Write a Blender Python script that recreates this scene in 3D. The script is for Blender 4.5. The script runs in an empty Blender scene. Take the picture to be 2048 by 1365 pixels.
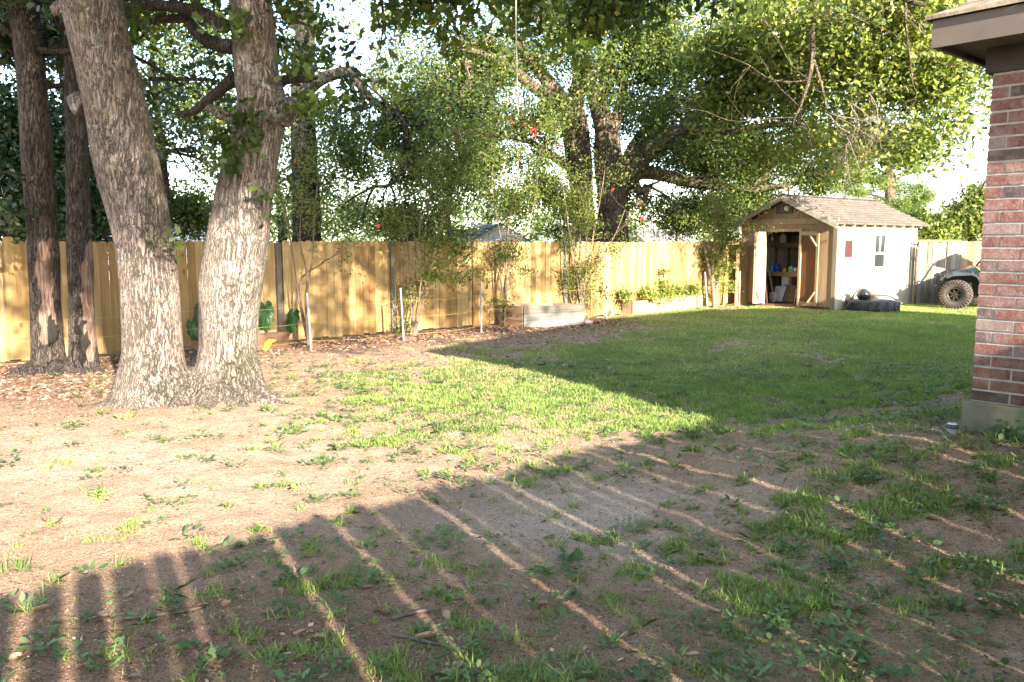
import bpy, math, random
import numpy as np
from mathutils import Vector, Matrix
S = bpy.context.scene
COL = S.collection
R = math.radians
rng = np.random.default_rng(7)
random.seed(7)

# ------------------------------------------------------------------ camera
F = 1650.0; CX, CY = 1024.0, 682.5; CAMZ = 1.75
PITCH = math.atan(197.5 / F)
cam = bpy.data.cameras.new("camera"); camo = bpy.data.objects.new("camera", cam); COL.objects.link(camo)
cam.sensor_width = 36; cam.lens = 36 * F / 2048; cam.clip_start = 0.05; cam.clip_end = 2000
camo.location = (0, 0, CAMZ); camo.rotation_euler = (R(90) - PITCH, 0, 0)
S.camera = camo
# ------------------------------------------------------------------ sky and sun
SUN_EL, SUN_AZ = 20.0, 28.0            # the sun stands behind the camera, to its right
SDIR = Vector((math.sin(R(SUN_AZ)) * math.cos(R(SUN_EL)), -math.cos(R(SUN_AZ)) * math.cos(R(SUN_EL)), math.sin(R(SUN_EL))))
W = bpy.data.worlds.new("World"); S.world = W; W.use_nodes = True
nt = W.node_tree; nt.nodes.clear()
out = nt.nodes.new("ShaderNodeOutputWorld"); bg = nt.nodes.new("ShaderNodeBackground")
sky = nt.nodes.new("ShaderNodeTexSky"); sky.sky_type = 'NISHITA'; sky.sun_disc = False
sky.sun_elevation = R(SUN_EL); sky.sun_rotation = R(180 - SUN_AZ)
sky.air_density = 1.0; sky.dust_density = .8; sky.ozone_density = 1.0
tc = nt.nodes.new("ShaderNodeTexCoord"); mp = nt.nodes.new("ShaderNodeMapping"); mp.inputs['Scale'].default_value = (1.3, 1.3, 4.5)
cn = nt.nodes.new("ShaderNodeTexNoise"); cn.inputs['Scale'].default_value = 1.6; cn.inputs['Detail'].default_value = 7
cr = nt.nodes.new("ShaderNodeValToRGB"); cr.color_ramp.elements[0].position = .38; cr.color_ramp.elements[1].position = .62
mx = nt.nodes.new("ShaderNodeMix"); mx.data_type = 'RGBA'
mx.inputs[7].default_value = (1.5, 1.6, 1.8, 1)
L = nt.links.new
L(tc.outputs['Generated'], mp.inputs['Vector']); L(mp.outputs[0], cn.inputs['Vector']); L(cn.outputs[0], cr.inputs[0])
mf = nt.nodes.new("ShaderNodeMath"); mf.operation = 'MULTIPLY'; mf.inputs[1].default_value = .6
L(cr.outputs[0], mf.inputs[0]); L(mf.outputs[0], mx.inputs[0]); L(sky.outputs[0], mx.inputs[6]); L(mx.outputs[2], bg.inputs[0])
bg.inputs[1].default_value = 0.15
L(bg.outputs[0], out.inputs[0])
sl = bpy.data.lights.new("sun", 'SUN'); sl.energy = 4.3; sl.angle = R(0.55); sl.color = (1.0, .88, .73)
so = bpy.data.objects.new("sun", sl); COL.objects.link(so)
so.rotation_euler = SDIR.to_track_quat('Z', 'Y').to_euler()
S.view_settings.view_transform = 'Standard'; S.view_settings.look = 'None'; S.view_settings.gamma = 1
S.view_settings.exposure = 2.75
S.cycles.max_bounces = 6; S.cycles.diffuse_bounces = 3; S.cycles.glossy_bounces = 2; S.cycles.transmission_bounces = 4
S.cycles.transparent_max_bounces = 4

# ------------------------------------------------------------------ noise
def _h(i, j, k, s):
    n = (i * 374761393 + j * 668265263 + k * 2147483647 + s * 974634777) & 0xffffffff
    n = ((n ^ (n >> 13)) * 1274126177) & 0xffffffff
    return ((n ^ (n >> 16)) & 0xffff) / 65535.0
def vnoise(x, y, z=0, seed=0):
    x = np.asarray(x, float); y = np.asarray(y, float); z = np.zeros_like(x) + z
    xi, yi, zi = np.floor(x), np.floor(y), np.floor(z)
    fx, fy, fz = x - xi, y - yi, z - zi
    fx, fy, fz = fx*fx*(3-2*fx), fy*fy*(3-2*fy), fz*fz*(3-2*fz)
    xi, yi, zi = xi.astype(np.int64), yi.astype(np.int64), zi.astype(np.int64)
    def c(a, b, d): return _h(xi+a, yi+b, zi+d, seed)
    x00 = c(0,0,0)*(1-fx)+c(1,0,0)*fx; x10 = c(0,1,0)*(1-fx)+c(1,1,0)*fx
    x01 = c(0,0,1)*(1-fx)+c(1,0,1)*fx; x11 = c(0,1,1)*(1-fx)+c(1,1,1)*fx
    return (x00*(1-fy)+x10*fy)*(1-fz) + (x01*(1-fy)+x11*fy)*fz
def fbm(x, y, z=0, seed=0, o=4):
    t = 0; a = .5; f = 1
    for k in range(o):
        t = t + a*vnoise(np.asarray(x)*f, np.asarray(y)*f, np.asarray(z)*f, seed+k); a *= .5; f *= 2.03
    return t / (1 - .5**o)
def sstep(a, b, x):
    t = np.clip((np.asarray(x, float)-a)/(b-a), 0, 1); return t*t*(3-2*t)

# ------------------------------------------------------------------ layout axes and terrain
UH = Vector((.754, .657, 0)).normalized(); VH = Vector((-.657, .754, 0)).normalized()      # house axes
AE = Vector((2.70, 5.5, 3.17))                                                           # eave corner of the house
HW = AE + UH*.45 - VH*.22                                                                # wall corner
UF = Vector((.79, .613, 0)).normalized(); VF = Vector((-.613, .79, 0)).normalized()        # fence and shed axes
TW = Vector((-3.42, 8.85, 0))                                                            # foot of the twin oak
def terrain(x, y):
    x = np.asarray(x, float); y = np.asarray(y, float)
    a = (x-HW.x)*UH.x + (y-HW.y)*UH.y; b = -((x-HW.x)*VH.x + (y-HW.y)*VH.y)
    dx = np.where(a < 0, -a, 0); dy = np.where(b < 0, -b, 0)
    d = np.sqrt(dx*dx+dy*dy)
    z = .44*np.exp(-(d/1.5)**2)
    z = z + .05*np.exp(-(((x-TW.x)/1.5)**2+((y-TW.y)/1.2)**2))
    near = np.exp(-((y-8)/14)**2)
    rel_ = np.clip(fbm(x*6.5, y*6.5, 0, 15, 3)-.42, 0, 1); z = z + near*.05*rel_ 
    z = z + near*(.05*(fbm(x*.5, y*.5, 0, 3, 3)-.5) + .022*(fbm(x*3.1, y*3.1, 0, 9, 3)-.5))
    return z
def TZ(x, y): return float(terrain(np.array([x]), np.array([y]))[0])
cp, sp = math.cos(PITCH), math.sin(PITCH)
def ray(px, py):
    a = CY - py
    return Vector((px-CX, a*sp + F*cp, a*cp - F*sp))
def P(px, py, Y):
    r = ray(px, py); t = Y / r.y
    return Vector((r.x*t, Y, CAMZ + r.z*t))
def G(px, py):
    r = ray(px, py); t = -CAMZ / r.z
    for _ in range(6):
        t = (TZ(r.x*t, r.y*t) - CAMZ) / r.z
    return Vector((r.x*t, r.y*t, CAMZ + r.z*t))
def PL(px, p0, d):          # point of the vertical plane (p0, d) seen in column px, z = 0
    k = (px-CX)/(F*cp + (CY-560)*sp)
    s = (k*p0.y - p0.x) / (d.x - k*d.y)
    return p0 + d*s, s
def W2P(x, y, z):
    x, y, z = np.asarray(x), np.asarray(y), np.asarray(z)-CAMZ
    dep = y*cp - z*sp; up = y*sp + z*cp
    return CX + F*x/dep, CY - F*up/dep

# ------------------------------------------------------------------ object helpers
def tag(o, label=None, cat=None, group=None, kind=None):
    if label: o['label'] = label
    if cat: o['category'] = cat
    if group: o['group'] = group
    if kind: o['kind'] = kind
    return o
def empty(name, loc, rz=0, **k):
    o = bpy.data.objects.new(name, None); COL.objects.link(o); o.location = loc; o.rotation_euler = (0, 0, rz)
    o.empty_display_size = .2
    return tag(o, **k)
class MB:
    def __init__(s): s.v = []; s.f = []; s.t = []; s.sm = []
    def add(s, vs, fs, tint=None, smooth=False):
        n = len(s.v); s.v += [tuple(v) for v in vs]
        if tint is None: tint = random.random()
        for f in fs: s.f.append(tuple(i+n for i in f)); s.t.append(tint); s.sm.append(smooth)
        return s
    def box(s, x0, x1, y0, y1, z0, z1, M=None, tint=None):
        vs = [Vector((x, y, z)) for x in (x0, x1) for y in (y0, y1) for z in (z0, z1)]
        if M is not None: vs = [M @ v for v in vs]
        return s.add(vs, [(0,1,3,2),(4,6,7,5),(0,4,5,1),(2,3,7,6),(0,2,6,4),(1,5,7,3)], tint)
    def bar(s, a, b, w, h, up=Vector((0,0,1)), tint=None):        # a box between two points
        a = Vector(a); b = Vector(b); d = (b-a).normalized()
        x = d.cross(up)
        if x.length < 1e-4: x = d.cross(Vector((1,0,0)))
        x.normalize(); y = x.cross(d)
        vs = [p + x*(w/2*i) + y*(h/2*j) for p in (a, b) for i in (-1, 1) for j in (-1, 1)]
        return s.add(vs, [(0,2,3,1),(4,5,7,6),(0,1,5,4),(2,6,7,3),(0,4,6,2),(1,3,7,5)], tint)
    def tube(s, pts, rad, n=8, cap=True, tint=None, sub=0, rough=0, smooth=True, flare=None):
        P_ = [Vector(p) for p in pts]; r_ = list(rad) if hasattr(rad, '__len__') else [rad]*len(P_)
        if sub and len(P_) > 1:
            Q = []; rr = []
            for i in range(len(P_)-1):
                p0 = P_[max(i-1, 0)]; p1 = P_[i]; p2 = P_[i+1]; p3 = P_[min(i+2, len(P_)-1)]
                for k in range(sub):
                    t = k/sub
                    Q.append(.5*((2*p1)+(p2-p0)*t+(2*p0-5*p1+4*p2-p3)*t*t+(3*p1-p0-3*p2+p3)*t**3)); rr.append(r_[i]*(1-t)+r_[i+1]*t)
            Q.append(P_[-1]); rr.append(r_[-1]); P_, r_ = Q, rr
        x = None; vs = []; fs = []
        for i, p in enumerate(P_):
            d = (P_[min(i+1, len(P_)-1)] - P_[max(i-1, 0)]).normalized()
            if x is None: x = d.orthogonal().normalized()
            x = (x - d*x.dot(d)).normalized(); y = d.cross(x)
            for k in range(n):
                a = 2*math.pi*k/n; q = r_[i]
                dirv = x*math.cos(a) + y*math.sin(a)
                if rough: q *= 1 + rough*(float(vnoise(dirv.x*1.7+p.x*1.1, dirv.y*1.7+p.y*1.1, p.z*1.3+dirv.z, 5))-.5)*2
                if flare: q *= flare(p, dirv)
                vs.append(p + dirv*q)
        for i in range(len(P_)-1):
            for k in range(n):
                fs.append((i*n+k, i*n+(k+1) % n, (i+1)*n+(k+1) % n, (i+1)*n+k))
        if cap: fs += [tuple(range(n-1, -1, -1)), tuple((len(P_)-1)*n+k for k in range(n))]
        return s.add(vs, fs, tint, smooth)
    def lathe(s, prof, M=None, n=24, tint=None, smooth=True):        # prof = [(r, z)] round the local z axis
        vs = []; fs = []
        for r, z in prof:
            for k in range(n):
                a = 2*math.pi*k/n; v = Vector((r*math.cos(a), r*math.sin(a), z)); vs.append(M @ v if M is not None else v)
        for i in range(len(prof)-1):
            for k in range(n): fs.append((i*n+k, i*n+(k+1) % n, (i+1)*n+(k+1) % n, (i+1)*n+k))
        return s.add(vs, fs, tint, smooth)
    def prism(s, poly, thick, M=None, tint=None):        # polygon in xy, extruded along z
        n = len(poly); vs = [Vector((x, y, 0)) for x, y in poly] + [Vector((x, y, thick)) for x, y in poly]
        if M is not None: vs = [M @ v for v in vs]
        return s.add(vs, [tuple(range(n-1, -1, -1)), tuple(range(n, 2*n))] + [(i, (i+1) % n, n+(i+1) % n, n+i) for i in range(n)], tint)
    def build(s, name, mat, parent=None, bevel=0, **k):
        me = bpy.data.meshes.new(name); me.from_pydata(s.v, [], s.f); me.update()
        a = me.attributes.new('tint', 'FLOAT', 'FACE'); a.data.foreach_set('value', np.array(s.t, np.float32))
        me.polygons.foreach_set('use_smooth', np.array(s.sm, bool))
        o = bpy.data.objects.new(name, me); COL.objects.link(o); me.materials.append(mat)
        if bevel:
            b = o.modifiers.new("bevel", 'BEVEL'); b.width = bevel; b.segments = 2; b.limit_method = 'ANGLE'
        if parent is not None: o.parent = parent
        return tag(o, **k)
def fast(name, V, k, tint, mat, parent=None, smooth=False, **kw):        # V (n*k, 3), faces of k consecutive vertices
    n = len(V)//k
    me = bpy.data.meshes.new(name); me.vertices.add(n*k); me.vertices.foreach_set('co', np.ascontiguousarray(V, np.float32).ravel())
    me.loops.add(n*k); me.loops.foreach_set('vertex_index', np.arange(n*k, dtype=np.int32))
    me.polygons.add(n); me.polygons.foreach_set('loop_start', np.arange(0, n*k, k, dtype=np.int32))
    me.update(calc_edges=True)
    a = me.attributes.new('tint', 'FLOAT', 'FACE'); a.data.foreach_set('value', np.asarray(tint, np.float32))
    o = bpy.data.objects.new(name, me); COL.objects.link(o); me.materials.append(mat)
    if parent is not None: o.parent = parent; o.matrix_parent_inverse = Matrix.Translation(-parent.location)
    return tag(o, **kw)

# ------------------------------------------------------------------ materials
class Nd:
    def __init__(s, name, rough=.8, spec=.3):
        s.m = bpy.data.materials.new(name); s.m.use_nodes = True; s.t = s.m.node_tree
        s.b = s.t.nodes['Principled BSDF']; s.b.inputs['Roughness'].default_value = rough
        s.b.inputs['Specular IOR Level'].default_value = spec
        s.tc = s.t.nodes.new('ShaderNodeTexCoord')
    def n(s, typ, **k):
        o = s.t.nodes.new(typ)
        for a, b in k.items(): setattr(o, a, b)
        return o
    def l(s, a, b): s.t.links.new(a, b)
    def vec(s, scale=(1,1,1), rot=(0,0,0)):
        m = s.n('ShaderNodeMapping'); m.inputs['Scale'].default_value = scale; m.inputs['Rotation'].default_value = rot
        s.l(s.tc.outputs['Object'], m.inputs[0]); return m.outputs[0]
    def noise(s, scale, detail=4, rough=.55, vec=None, dist=0):
        o = s.n('ShaderNodeTexNoise'); o.inputs['Scale'].default_value = scale; o.inputs['Detail'].default_value = detail
        o.inputs['Roughness'].default_value = rough; o.inputs['Distortion'].default_value = dist
        s.l(vec if vec is not None else s.tc.outputs['Object'], o.inputs['Vector']); return o.outputs[0]
    def voro(s, scale, vec=None, feature='F1'):
        o = s.n('ShaderNodeTexVoronoi', feature=feature); o.inputs['Scale'].default_value = scale
        s.l(vec if vec is not None else s.tc.outputs['Object'], o.inputs['Vector']); return o.outputs[0]
    def attr(s, nm='tint'):
        o = s.n('ShaderNodeAttribute'); o.attribute_name = nm; return o.outputs['Fac']
    def acol(s, nm):
        o = s.n('ShaderNodeAttribute'); o.attribute_name = nm; return o.outputs['Color']
    def ramp(s, fac, *st):
        o = s.n('ShaderNodeValToRGB'); e = o.color_ramp.elements
        for i, (p, c) in enumerate(st):
            x = e[i] if i < 2 else e.new(p)
            x.position = p; x.color = (*c, 1) if len(c) == 3 else c
        s.l(fac, o.inputs[0]); return o.outputs[0]
    def mix(s, fac, a, b, mode='MIX'):
        o = s.n('ShaderNodeMix'); o.data_type = 'RGBA'; o.blend_type = mode
        for v, i in ((fac, 0), (a, 6), (b, 7)):
            if isinstance(v, (int, float)): o.inputs[i].default_value = v
            elif isinstance(v, tuple): o.inputs[i].default_value = (*v, 1)
            else: s.l(v, o.inputs[i])
        return o.outputs[2]
    def math(s, op, a, b=0):
        o = s.n('ShaderNodeMath', operation=op)
        for v, i in ((a, 0), (b, 1)):
            if isinstance(v, (int, float)): o.inputs[i].default_value = v
            else: s.l(v, o.inputs[i])
        return o.outputs[0]
    def bump(s, h, st=.5, d=.02):
        o = s.n('ShaderNodeBump'); o.inputs['Strength'].default_value = st; o.inputs['Distance'].default_value = d
        s.l(h, o.inputs['Height']); s.l(o.outputs[0], s.b.inputs['Normal']); return s
    def col(s, c):
        if isinstance(c, tuple): s.b.inputs['Base Color'].default_value = (*c, 1)
        else: s.l(c, s.b.inputs['Base Color'])
        return s
G0, G1 = (0,0,0), (1,1,1)
def plain(name, c, rough=.7, spec=.3, var=.18, sc=6, metal=0, bump=0):
    k = Nd(name, rough, spec); n = k.noise(sc, 5)
    lo = tuple(x*(1-var) for x in c); hi = tuple(min(1, x*(1+var)) for x in c)
    a = k.ramp(n, (.3, lo), (.7, hi)); t = k.ramp(k.attr(), (0, (1-var*.8,)*3), (1, (1,)*3))
    k.col(k.mix(1.0, a, t, 'MULTIPLY')); k.b.inputs['Metallic'].default_value = metal
    if bump: k.bump(k.noise(sc*6, 4), .4, bump)
    return k.m
def leafmat(name, dark, light, yellow, trans=.35, rough=.45, spec=.35):
    k = Nd(name, rough, spec)
    c = k.ramp(k.attr(), (0, dark), (.55, light), (.93, light), (1, yellow))
    n = k.noise(1.1, 2); c = k.mix(1.0, c, k.ramp(n, (.3, (.8, .8, .8)), (.7, (1.15, 1.12, 1.0))), 'MULTIPLY')
    k.col(c)
    tr = k.n('ShaderNodeBsdfTranslucent'); k.l(k.mix(1.0, c, (1.5, 1.6, .75), 'MULTIPLY'), tr.inputs[0])
    ms = k.n('ShaderNodeMixShader'); ms.inputs[0].default_value = trans
    k.l(k.b.outputs[0], ms.inputs[1]); k.l(tr.outputs[0], ms.inputs[2])
    k.l(ms.outputs[0], k.t.nodes['Material Output'].inputs[0]); return k.m
def barkmat(name, lo, hi, fis, sc=1.0, moss=0.0, lichen=0.0, scar=False):
    k = Nd(name, .9, .15)
    v = k.vec((32*sc, 32*sc, 5.5*sc))
    d = k.noise(3, 3, vec=k.vec((2, 2, 2)))
    vv = k.n('ShaderNodeVectorMath', operation='ADD'); k.l(v, vv.inputs[0])
    dm = k.n('ShaderNodeVectorMath', operation='SCALE'); k.l(k.mix(0, d, d), dm.inputs[0]); dm.inputs['Scale'].default_value = 2.2
    k.l(dm.outputs[0], vv.inputs[1])
    e = k.voro(.8, vv.outputs[0], 'DISTANCE_TO_EDGE')
    f = k.noise(1.2, 6, .7, vec=vv.outputs[0])
    r1 = k.math('ABSOLUTE', k.math('SUBTRACT', k.noise(.75, 5, .62, vec=vv.outputs[0]), .5))
    h = k.math('MULTIPLY', k.ramp(r1, (0, G0), (.05, G1)), k.math('ADD', k.math('MULTIPLY', k.ramp(e, (0, G0), (.13, G1)), .6), .4))
    h = k.math('MULTIPLY', h, k.math('ADD', k.math('MULTIPLY', f, .9), .4))
    base = k.mix(k.ramp(k.noise(2.3, 6, .7), (.35, G0), (.65, G1)), lo, hi)
    c = k.mix(k.ramp(h, (.05, G1), (.46, G0)), base, fis)
    c = k.mix(1.0, c, k.ramp(k.noise(1.1, 3), (.35, (.72, .70, .68)), (.62, (1.08, 1.06, 1.04))), 'MULTIPLY')
    if moss: c = k.mix(k.math('MULTIPLY', k.ramp(k.noise(1.4, 6, .7), (.5, G0), (.68, G1)), moss), c, (.10, .11, .035))
    if lichen:
        z = k.n('ShaderNodeSeparateXYZ'); k.l(k.tc.outputs['Object'], z.inputs[0])
        zz = k.ramp(z.outputs[2], (.0, G1), (.9, G0))
        l1 = k.math('MULTIPLY', k.math('MULTIPLY', k.ramp(k.noise(7, 8, .8), (.56, G0), (.62, G1)), k.ramp(k.noise(1.6, 2), (.45, G0), (.6, G1))), lichen)
        c = k.mix(l1, c, (.50, .56, .48))
    if scar:
        a = k.attr('scar'); w = k.ramp(k.noise(2.2, 8, .75, vec=k.vec((14, 14, 1.3)), dist=.5), (.34, (.045, .028, .022)), (.47, (.14, .088, .062)), (.58, (.22, .155, .115)), (.72, (.38, .32, .27)))
        msk = k.ramp(a, (.45, G0), (.55, G1)); c = k.mix(msk, c, w)
        ch = k.ramp(k.attr('char'), (.45, G0), (.6, G1)); c = k.mix(ch, c, (.02, .018, .016))
        h = k.math('MULTIPLY', h, k.ramp(a, (.45, G1), (.55, (.12,)*3)))
    k.col(c).bump(h, 1.0, .045/sc); return k.m
def woodmat(name, lo, hi, knots=True, rough=.75, rot=(0,0,0), grain=(14, 14, 1.1)):
    k = Nd(name, rough, .25)
    at = k.attr()
    sh = k.n('ShaderNodeCombineXYZ'); k.l(k.math('MULTIPLY', at, 37.0), sh.inputs[2])
    va = k.n('ShaderNodeVectorMath', operation='ADD'); k.l(k.vec(grain, rot), va.inputs[0]); k.l(sh.outputs[0], va.inputs[1])
    g = k.noise(1.0, 6, .6, vec=va.outputs[0], dist=.6)
    c = k.ramp(g, (.25, lo), (.7, hi))
    c = k.mix(1.0, c, k.ramp(at, (0, (.62, .54, .45)), (.35, (.88, .85, .78)), (.6, (1, 1, 1)), (1, (1.15, 1.14, 1.12))), 'MULTIPLY')
    c = k.mix(.5, c, k.mix(1.0, c, k.ramp(k.noise(.9, 4), (.3, (.72, .7, .66)), (.65, (1.1, 1.1, 1.1))), 'MULTIPLY'))
    if knots:
        vb = k.n('ShaderNodeVectorMath', operation='ADD'); k.l(k.vec((4.2, 4.2, 2.2)), vb.inputs[0]); k.l(sh.outputs[0], vb.inputs[1])
        kn = k.ramp(k.voro(1.0, vb.outputs[0]), (.05, G1), (.13, G0)); c = k.mix(k.math('MULTIPLY', kn, .75), c, tuple(x*.25 for x in lo))
    k.col(c).bump(g, .25, .01); return k.m

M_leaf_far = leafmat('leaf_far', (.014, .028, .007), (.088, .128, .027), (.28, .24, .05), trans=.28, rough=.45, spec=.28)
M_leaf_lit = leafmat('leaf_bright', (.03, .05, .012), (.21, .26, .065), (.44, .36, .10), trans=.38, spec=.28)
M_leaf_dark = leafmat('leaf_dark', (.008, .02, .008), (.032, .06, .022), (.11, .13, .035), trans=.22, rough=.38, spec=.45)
M_leaf_near = leafmat('leaf_near', (.018, .038, .009), (.075, .115, .024), (.22, .2, .05), trans=.34, spec=.3)
M_leaf_myr = leafmat('leaf_myrtle', (.028, .05, .012), (.14, .18, .04), (.30, .22, .06), trans=.36, spec=.25)
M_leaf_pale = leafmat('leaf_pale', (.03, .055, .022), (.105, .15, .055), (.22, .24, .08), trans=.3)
M_pine = leafmat('needle', (.045, .09, .02), (.13, .19, .04), (.3, .33, .06), trans=.3)
M_grass = leafmat('grass_blade', (.085, .18, .038), (.235, .31, .095), (.48, .42, .24), trans=.35, rough=.5, spec=.3)
M_weed = leafmat('weed_leaf', (.05, .10, .035), (.13, .20, .08), (.28, .28, .12), trans=.3, rough=.5)
M_ear = leafmat('ear_leaf', (.02, .075, .02), (.05, .13, .03), (.07, .18, .04), trans=.3, rough=.35)
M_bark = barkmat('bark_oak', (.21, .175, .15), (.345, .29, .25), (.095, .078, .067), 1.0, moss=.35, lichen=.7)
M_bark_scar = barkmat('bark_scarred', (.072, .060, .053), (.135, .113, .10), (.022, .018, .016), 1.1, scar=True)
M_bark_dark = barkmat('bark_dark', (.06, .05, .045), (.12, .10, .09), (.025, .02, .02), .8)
M_bark_big = barkmat('bark_big', (.15, .12, .085), (.31, .25, .18), (.04, .03, .025), .6, moss=.8)
M_bark_myr = plain('bark_myrtle', (.19, .135, .095), .7, var=.35, sc=9)
M_pine_wood = woodmat('fence_pine', (.25, .155, .058), (.44, .30, .135))
M_grey_wood = woodmat('grey_wood', (.24, .215, .19), (.42, .385, .345), knots=False)
M_pale_wood = woodmat('pale_fence', (.12, .116, .108), (.235, .228, .215))
M_tan_wood = woodmat('tan_fence', (.17, .105, .06), (.28, .19, .12))
M_post = woodmat('post_wood', (.13, .12, .10), (.24, .225, .19), knots=False)
M_bed = woodmat('bed_wood', (.15, .09, .06), (.26, .175, .125), grain=(1.1, 1.1, 14))
M_bed_grey = woodmat('bed_grey', (.10, .098, .085), (.21, .20, .18), knots=False, grain=(1.1, 1.1, 14))
M_bed_pale = woodmat('bed_pale', (.24, .16, .125), (.36, .27, .22), knots=False, grain=(1.1, 1.1, 14))
M_pvc = plain('pvc', (.36, .355, .37), .4, var=.06)
M_string = plain('string', (.45, .36, .06), .6, var=.1)

FP = Vector((-7.4, 11.93, 0))
FB = PL(1130, FP, UF)[0]; FE = Vector(((1479-CX)/F*23.6, 23.6, 0)); UG = (FE-FB).normalized(); VG = Vector((-UG.y, UG.x, 0))      # the fence bends at FB
def fdist(x, y):          # distance behind the back fence (negative in our yard)
    a = (x-FP.x)*VF.x+(y-FP.y)*VF.y; b = (x-FB.x)*VG.x+(y-FB.y)*VG.y
    return np.where(np.asarray(x) < FB.x, a, np.maximum(a, b) if False else b)
def infront(g, d=.35):     # slide a ground point toward the viewer until it is d in front of the fence
    g = Vector(g)
    for _ in range(200):
        if float(fdist(np.array([g.x]), np.array([g.y]))[0]) < -d: break
        g = g*(1-.004); 
    g.z = TZ(g.x, g.y); return g
# ------------------------------------------------------------------ ground
DS = [(0,780,0),(300,880,.02),(0,1000,.05),(300,1000,.04),(600,960,.03),(100,1150,.10),(350,1120,.1),(500,1080,.12),(200,1300,.22),
 (500,1250,.28),(350,1330,.25),(700,1200,.35),(700,1330,.38),(900,1250,.45),(1000,1200,.25),(950,1050,.12),(1100,1040,.03),(1250,1000,.04),
 (1300,1080,.2),(1200,1150,.25),(1300,1280,.45),(1500,1100,.35),(1500,1300,.42),(1700,1200,.55),(1650,1060,.58),(1850,1100,.55),(2000,1200,.5),
 (1950,1330,.3),(1800,1300,.45),(1750,920,.35),(1950,960,.5),(1500,960,.22),(1300,900,.3),(1600,870,.4),(1650,800,.7),(1850,800,.6),(1850,860,.2),(1500,740,.98),
 (1700,700,.95),(1900,680,.95),(1200,720,.98),(1000,710,.9),(1100,770,.8),(900,760,.75),(760,760,.6),(800,830,.5),(1000,850,.5),(1200,830,.62),(1400,810,.8),
 (700,880,.35),(900,890,.45),(1100,900,.4),(640,820,.12),(560,760,.02),(650,720,.0),(800,690,.03),(1000,672,.03),(1200,650,.3),(1400,640,.95),
 (1300,690,.95),(1540,618,.5),(1700,630,.95),(1850,622,.9),(1960,640,.9),(1580,690,.55),(800,950,.08),(1000,960,.15),(100,860,.01),(450,860,0),(1100,655,.1),(-300,900,.1),(2300,1000,.4)]
DSA = np.array(DS, float)
def gdens(x, y):
    """how much grass grows at a place of the yard"""
    px, py = W2P(x, y, 0*np.asarray(x))
    sx = 150.0; w = 0; s = 0
    sy = 30 + 45*sstep(620, 1100, py)
    for a, b, d in DSA:
        q = ((px-a)/sx)**2 + ((py-b)/sy)**2
        ww = np.exp(-np.minimum(q, 40)) + 1e-7/(1+q); w = w+ww; s = s+ww*d
    d = s/w
    return np.where(np.asarray(y) > 26, .6, d)
def gmask(x, y, seed=0):
    d = gdens(x, y)
    n = .5*fbm(x*1.7, y*1.7, 0, 21+seed, 4) + .5*fbm(x*6, y*6, 0, 31+seed, 3)
    n = np.clip((n-.5)*2.1+.5, 0, 1)
    return sstep(-.10, .16, d-n*1.03-.10*sstep(.55, .75, fbm(x*.9+7, y*1.5, 0, 63, 3))), d
def axis(a, b, st, far):
    x = list(np.arange(a, b, st)); g = st
    lo, hi = [a], [x[-1]]
    while hi[-1] < far: g *= 1.22; hi.append(hi[-1]+g)
    g = st
    while lo[-1] > -far: g *= 1.22; lo.append(lo[-1]-g)
    return np.array(lo[:0:-1] + x + hi[1:])
gx = axis(-9, 14, .055, 500); gy = axis(2.2, 25, .055, 500)
X, Y = np.meshgrid(gx, gy); Z = terrain(X, Y)
gm, gd = gmask(X, Y)
gmc = gm*(.30+.70*sstep(6, 11, Y))
px_, py_ = W2P(X, Y, 0*X)
inner = (Y > 2) & (Y < 26)
sand = np.where(inner, np.exp(-(((px_-1180)/330)**2+((py_-1040)/95)**2)) + .5*np.exp(-(((px_-300)/520)**2+((py_-930)/120)**2)) + .35*np.exp(-(((px_-1020)/260)**2+((py_-850)/40)**2)), 0)
ub = fdist(X, Y)
mulch = np.where(inner, np.exp(-((ub+.7)/1.2)**2)*(X < 3) + .8*np.exp(-(((px_-80)/330)**2+((py_-790)/60)**2)) + 1.0*np.exp(-(((px_-400)/900)**2+((py_-1300)/140)**2)) + .35*np.exp(-(((px_-850)/120)**2+((py_-1010)/50)**2)), 0)
Z = Z + .012*gm*(fbm(X*9, Y*9, 0, 44, 2)-.2)*inner
nx, ny = len(gx), len(gy)
me = bpy.data.meshes.new('ground')
idx = np.arange(nx*ny).reshape(ny, nx)
q = np.stack([idx[:-1,:-1], idx[:-1,1:], idx[1:,1:], idx[1:,:-1]], -1).reshape(-1, 4)
me.vertices.add(nx*ny); me.vertices.foreach_set('co', np.stack([X, Y, Z], -1).astype(np.float32).ravel())
me.loops.add(q.size); me.loops.foreach_set('vertex_index', q.ravel().astype(np.int32))
me.polygons.add(len(q)); me.polygons.foreach_set('loop_start', np.arange(0, q.size, 4, dtype=np.int32)); me.update(calc_edges=True)
me.polygons.foreach_set('use_smooth', np.ones(len(q), bool))
ca = me.attributes.new('cover', 'FLOAT_COLOR', 'POINT')
ca.data.foreach_set('color', np.stack([gmc, np.clip(sand, 0, 1), np.clip(mulch, 0, 1), np.ones_like(gm)], -1).astype(np.float32).ravel())
ground = bpy.data.objects.new('ground', me); COL.objects.link(ground); tag(ground, kind='structure')
k = Nd('soil', .95, .1)
cov = k.n('ShaderNodeSeparateColor'); k.l(k.acol('cover'), cov.inputs[0])
n1 = k.noise(1.3, 6, .6); n2 = k.noise(26, 6, .7); n3 = k.noise(120, 3, .6); n4 = k.noise(5.5, 6, .7)
c = k.ramp(n4, (.3, (.29, .20, .145)), (.5, (.42, .315, .235)), (.7, (.53, .42, .325)))
sandc = k.ramp(n2, (.3, (.50, .43, .38)), (.7, (.64, .57, .51)))
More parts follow.
